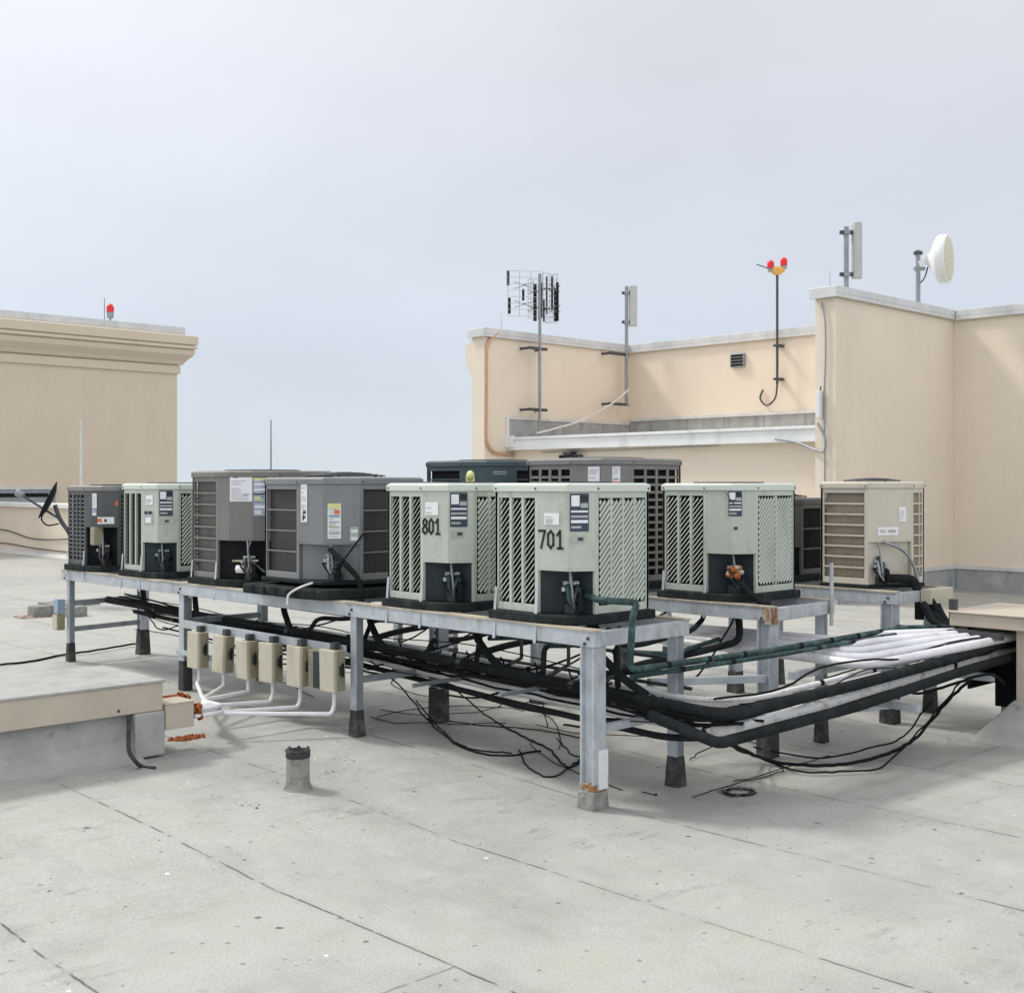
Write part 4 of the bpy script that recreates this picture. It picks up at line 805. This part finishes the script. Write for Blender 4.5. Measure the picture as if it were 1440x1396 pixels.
MB().lathe(dc, ax, [(-.06,.0),(-.05,.09),(.0,.13),(.06,.26),(.11,.345),(.13,.365),(.25,.365),(.265,.352),(.262,.33)], 'radome', 36).build('drum', ds)
MB().lathe(dc, ax, [(.262,.335),(.272,.30),(.28,.2),(.285,.0)], 'radome_face', 36).build('radome', ds)
MB().bar(Vector((0,0,zf(372))), dc-ax*.04, .07, .09, 'radome').bar(Vector((0,0,zf(356)))-RT*.06, Vector((0,0,zf(356)))+RT*.06, .07, .05, 'steel_dark').bar(Vector((0,0,zf(378)))-RT*.06, Vector((0,0,zf(378)))+RT*.1, .07, .05, 'steel_mid').tube(spline([dc-ax*.05-Vector((0,0,.1)), dc-ax*.1-Vector((0,0,.26)), Vector((.02,0,zf(400)))]), .012, 'steel_dark', 6).build('mount', ds)
# obstruction lights
c4 = on_x(1093, 460, WX-.15); zf = lambda y: on_x(1093, y, WX-.15).z
ob = thing('obstruction_light', 'twin red obstruction light with orange body on thin mast', 'warning light', (c4.x,c4.y,0)); mast(ob, None, zf(540), zf(385), .022, 'steel_dark')
for y in (486, 533): MB().box((-.05,-.05,zf(y)-.02),(.15,.05,zf(y)+.02),'steel_dark').build('bracket', ob)
zb_ = zf(380); MB().lathe((0,0,zb_-.09), (0,0,1), [(0,.03),(.02,.08),(.10,.11),(.14,.10),(.15,0)], 'orange_paint', 16).bar(Vector((0,0,zb_))-RT*.11, Vector((0,0,zb_))+RT*.12, .09, .07, 'orange_paint').bar(Vector((0,0,zb_+.02))-RT*.12, Vector((0,0,zb_+.1))-RT*.36, .015, .015, 'steel_dark').build('housing', ob)
for sg, zz in ((-1, -.03), (1, .02)):
    q = RT*(.115*sg); e = MB().cyl((q.x,q.y), .05, zb_+zz+.0, zb_+zz+.06, 'steel_mid', 14).build('lamp_base', ob)
    MB().lathe((q.x,q.y,zb_+zz+.06), (0,0,1), [(0,.06),(.09,.062),(.12,.05),(.14,.02),(.142,0)], 'red_lamp', 18).build('lamp', ob)
tag(MB().tube(spline([on_x(1093,540,WX-.15), on_x(1090,560,WX-.12), on_x(1078,570,WX-.08), on_x(1069,560,WX-.05), on_x(1073,548,WX-.03)]), .016, 'steel_dark', 7).build('cable'), 'dark cable hooked below the twin red light mast', 'cable')
c5 = on_y(155, 455, 32.1); ol = thing('obstruction_light', 'single red obstruction light on top of left corniced building', 'warning light', (c5.x,c5.y,6.15))
MB().cyl((0,0), .03, 0, .35, 'steel_mid', 10).cyl((0,0), .09, .2, .36, 'steel_mid', 12).build('stem', ol); MB().lathe((0,0,.36), (0,0,1), [(0,.10),(.12,.105),(.2,.07),(.24,0)], 'red_lamp', 16).build('lamp', ol); MB().cyl((-.12,.1), .012, 0, .75, 'steel_mid', 6).build('rod', ol)
# wall vent, conduit, cabinet
c6 = on_x(1039, 507, WX); wv = thing('wall_vent', 'small dark louvred vent high on penthouse wall', 'vent', c6)
k = MB().box((-.06,-.15,-.12),(-.002,.15,.12),'steel_mid'); k.build('hood', wv, .006); k = MB()
for i in range(4): k.box((-.068,-.125+.065*0,-.10+.055*i),(-.06,.125,-.065+.055*i),'black')
k.build('louvre', wv)
tag(MB().tube(fillet([on_y(700,468,Yw-.03), on_y(684,482,Yw-.03), on_y(683,620,Yw-.03), on_y(692,636,Yw-.03), on_y(722,640,Yw-.03)], .25), .03, 'pipe_beige', 8).build('downpipe'), 'rusty brown conduit running down penthouse left wing wall', 'pipe')
q = 14.82; tag(MB().tube(spline([on_x(1155,425,q), on_x(1160,450,q), on_x(1161,500,q), on_x(1159,560,q), on_x(1160,640,q), on_x(1160,700,q)]), .012, 'steel_mid', 6).build('cable'), 'thin grey cable running down end of the right wing wall', 'cable')
c7 = on_x(1154, 570, 14.8); wc = thing('wall_cabinet', 'narrow white box at right end of the gutter', 'cabinet', c7); MB().box((-.06,-.02,-.17),(.04,.05,.2),'white_metal').build('body', wc, .008); MB().tube([(0,0,.2),(0,0,.26)], .01, 'steel_dark', 6).build('gland', wc)
tag(MB().tube(spline([on_x(1150,595,14.78), on_x(1160,615,14.78), on_x(1159,634,14.78), on_x(1145,632,14.8), on_x(1120,622,14.9), on_x(1090,617,14.94)]), .018, 'steel_mid', 7).build('conduit'), 'grey flexible conduit looping under the gutter right end', 'conduit')
tag(MB().tube([on_x(1010,626,15.1), on_x(860,633,15.1), on_x(760,636,15.1)], .008, 'steel_mid', 6).build('conduit'), 'thin dark conduit running beneath the white gutter', 'conduit')
# lightning rods
def rod(c, z0, z1, label, r=.012, mat='alu', foot=True):
    t = thing('lightning_rod', label, 'rod', (c.x,c.y,z0)); MB().tube([(0,0,0),(0,0,z1-z0)], [r, r*.5], mat, 6).build('spike', t); (MB().box((-.1,-.08,-.01),(.1,.08,.03),'steel_dark').cyl((0,0), r*2, .03, .12, 'steel_dark', 8) if foot else MB().cyl((0,0), .02, -.005, .05, 'coping', 8)).build('foot', t)
c = on_x(114, 700, 11.9); rod(c, 1.33, on_x(114,590,11.9).z, 'tall pale lightning rod standing on parapet in front of left building', .035, 'coping')
c = on_x(381, 700, 11.9); rod(c, 1.33, on_x(381,590,11.9).z, 'tall dark lightning rod rising above the brown grey unit', .022, 'steel_mid')
c = on_y(1167, 408, 9.1); rod(c, ZT+.11, on_y(1167,380,9.1).z, 'short lightning rod on the right wing wall tip', .007, 'alu', False)
c = on_y(705, 470, 15.7); rod(c, ZT+.11, on_y(705,441,15.7).z, 'short lightning rod on the left wing wall tip', .007, 'alu', False)
# small dish at far left
dd = 16.5; o = FW*dd+RT*((72-CX)/F*dd); zc = 1.75-(705-681)/F*dd
sd = thing('satellite_dish', 'small black satellite dish on pole left of the end unit', 'dish antenna', (o.x,o.y,0))
axd = (-RT*.86-FW*.25+Vector((0,0,.42))).normalized(); dcc = Vector((0,0,zc))
MB().lathe(dcc, axd, [(.05,.27),(.045,.275),(.0,.16),(-.015,.0)], 'black', 24).lathe(dcc, axd, [(.05,.27),(.012,.16),(.0,.0)], 'steel_dark', 24).build('reflector', sd)
lnb = dcc-RT*.42+Vector((0,0,.10)); MB().bar(dcc+RT*.12-Vector((0,0,.24)), lnb, .025, .025, 'steel_dark').build('feed_arm', sd); MB().lathe(lnb, axd*-1, [(-.06,.03),(-.05,.05),(.03,.045),(.06,.02),(.061,0)], 'steel_mid', 12).build('feed_horn', sd)
MB().tube(spline([dcc+RT*.05-Vector((0,0,.05)), dcc+RT*.12-Vector((0,0,.24)), dcc+RT*.3-Vector((0,0,.6)), Vector((.2,-.15,.12))], 6), .03, 'steel_dark', 8).box((-.1,-.4,.1),(.5,.2,.16),'concrete').build('pole', sd)
MB().tube(spline([dcc-RT*.1-Vector((0,0,.15)), dcc-RT*.13-Vector((0,0,.24)), dcc-RT*.05-Vector((0,0,.32)), dcc+RT*.1-Vector((0,0,.3))], 6), .01, 'cable_black', 6).build('lead', sd)
# ---------------------------------------------------------------- camera, sun, sky
cam = bpy.data.cameras.new('camera'); co = bpy.data.objects.new('camera', cam); COL.objects.link(co); S.camera = co
cam.sensor_width = 36; cam.sensor_fit = 'HORIZONTAL'; cam.lens = F/1440*36; cam.shift_y = -17/1440; cam.clip_end = 9000; cam.clip_start = .05
co.location = (0,0,H); co.rotation_euler = (math.radians(90), 0, AZ-math.pi/2)
sd_ = Vector((.30,-.80,-1.0)).normalized()
sl = bpy.data.lights.new('sun', 'SUN'); so = bpy.data.objects.new('sun', sl); COL.objects.link(so)
sl.energy = 2.3; sl.angle = math.radians(9); sl.color = (1, .955, .89)
so.rotation_euler = sd_.to_track_quat('-Z', 'Y').to_euler(); so.location = (0,0,20)
w = bpy.data.worlds.new('World'); S.world = w; w.use_nodes = True; nt = w.node_tree; N = nt.nodes; L = nt.links
bg = N['Background']; bg.inputs['Strength'].default_value = .1
sky = N.new('ShaderNodeTexSky'); sky.sky_type = 'NISHITA'; sky.sun_disc = False
sky.sun_elevation = math.asin(-sd_.z); sky.sun_rotation = math.atan2(-sd_.x, -sd_.y); sky.dust_density = 3; sky.air_density = 1
tc = N.new('ShaderNodeTexCoord'); sp = N.new('ShaderNodeSeparateXYZ'); L.new(tc.outputs['Generated'], sp.inputs[0])
cr = N.new('ShaderNodeValToRGB'); e = cr.color_ramp.elements
e[0].position = 0; e[0].color = (7.3,8.05,8.7,1); e[1].position = 1; e[1].color = (8.9,8.8,9.0,1)
for ps, cl in ((.10,(6.7,7.35,8.3)), (.22,(7.0,7.4,8.25)), (.42,(7.9,8.05,8.5))):
    x = e.new(ps); x.color = (*cl, 1)
L.new(sp.outputs[2], cr.inputs[0])
mp = N.new('ShaderNodeMapping'); mp.inputs['Scale'].default_value = (1,1,2.2); mp.inputs['Rotation'].default_value = (.2,.3,.5); L.new(tc.outputs['Generated'], mp.inputs[0])
nz = N.new('ShaderNodeTexNoise'); nz.inputs['Scale'].default_value = 2.2; nz.inputs['Detail'].default_value = 7; nz.inputs['Roughness'].default_value = .5; L.new(mp.outputs[0], nz.inputs['Vector'])
mr = N.new('ShaderNodeMapRange'); mr.inputs['From Min'].default_value = .32; mr.inputs['From Max'].default_value = .7; mr.inputs['To Min'].default_value = .945; mr.inputs['To Max'].default_value = 1.075; L.new(nz.outputs['Fac'], mr.inputs['Value'])
# brighter cloud around the veiled sun
dt = N.new('ShaderNodeVectorMath'); dt.operation = 'DOT_PRODUCT'; L.new(tc.outputs['Generated'], dt.inputs[0]); dt.inputs[1].default_value = tuple(-sd_)
m3 = N.new('ShaderNodeMapRange'); m3.inputs['From Min'].default_value = .45; m3.inputs['From Max'].default_value = 1.; m3.inputs['To Min'].default_value = 1.; m3.inputs['To Max'].default_value = 1.38; L.new(dt.outputs['Value'], m3.inputs['Value'])
d2 = N.new('ShaderNodeVectorMath'); d2.operation = 'DOT_PRODUCT'; L.new(tc.outputs['Generated'], d2.inputs[0]); d2.inputs[1].default_value = tuple((-FW+RT*.5).normalized())
m4 = N.new('ShaderNodeMapRange'); m4.inputs['From Min'].default_value = -.15; m4.inputs['From Max'].default_value = .8; m4.inputs['To Min'].default_value = 1.; m4.inputs['To Max'].default_value = 1.5; L.new(d2.outputs['Value'], m4.inputs['Value'])  # added brightening of the unseen sky behind the camera, lifts the walls
m5 = N.new('ShaderNodeMath'); m5.operation = 'MULTIPLY'; L.new(m3.outputs[0], m5.inputs[0]); L.new(m4.outputs[0], m5.inputs[1])
mm = N.new('ShaderNodeMath'); mm.operation = 'MULTIPLY'; L.new(mr.outputs[0], mm.inputs[0]); L.new(m5.outputs[0], mm.inputs[1])
mc = N.new('ShaderNodeMix'); mc.data_type = 'RGBA'; mc.blend_type = 'MULTIPLY'; mc.inputs[0].default_value = 1; L.new(cr.outputs[0], mc.inputs[6]); L.new(mm.outputs[0], mc.inputs[7])
mz = N.new('ShaderNodeMix'); mz.data_type = 'RGBA'; mz.inputs[0].default_value = .9; L.new(sky.outputs[0], mz.inputs[6]); L.new(mc.outputs[2], mz.inputs[7])
L.new(mz.outputs[2], bg.inputs['Color'])
S.view_settings.view_transform = 'Standard'; S.view_settings.look = 'None'; S.view_settings.exposure = .06; S.view_settings.gamma = 1
S.cycles.max_bounces = 6
bpy.context.view_layer.update()
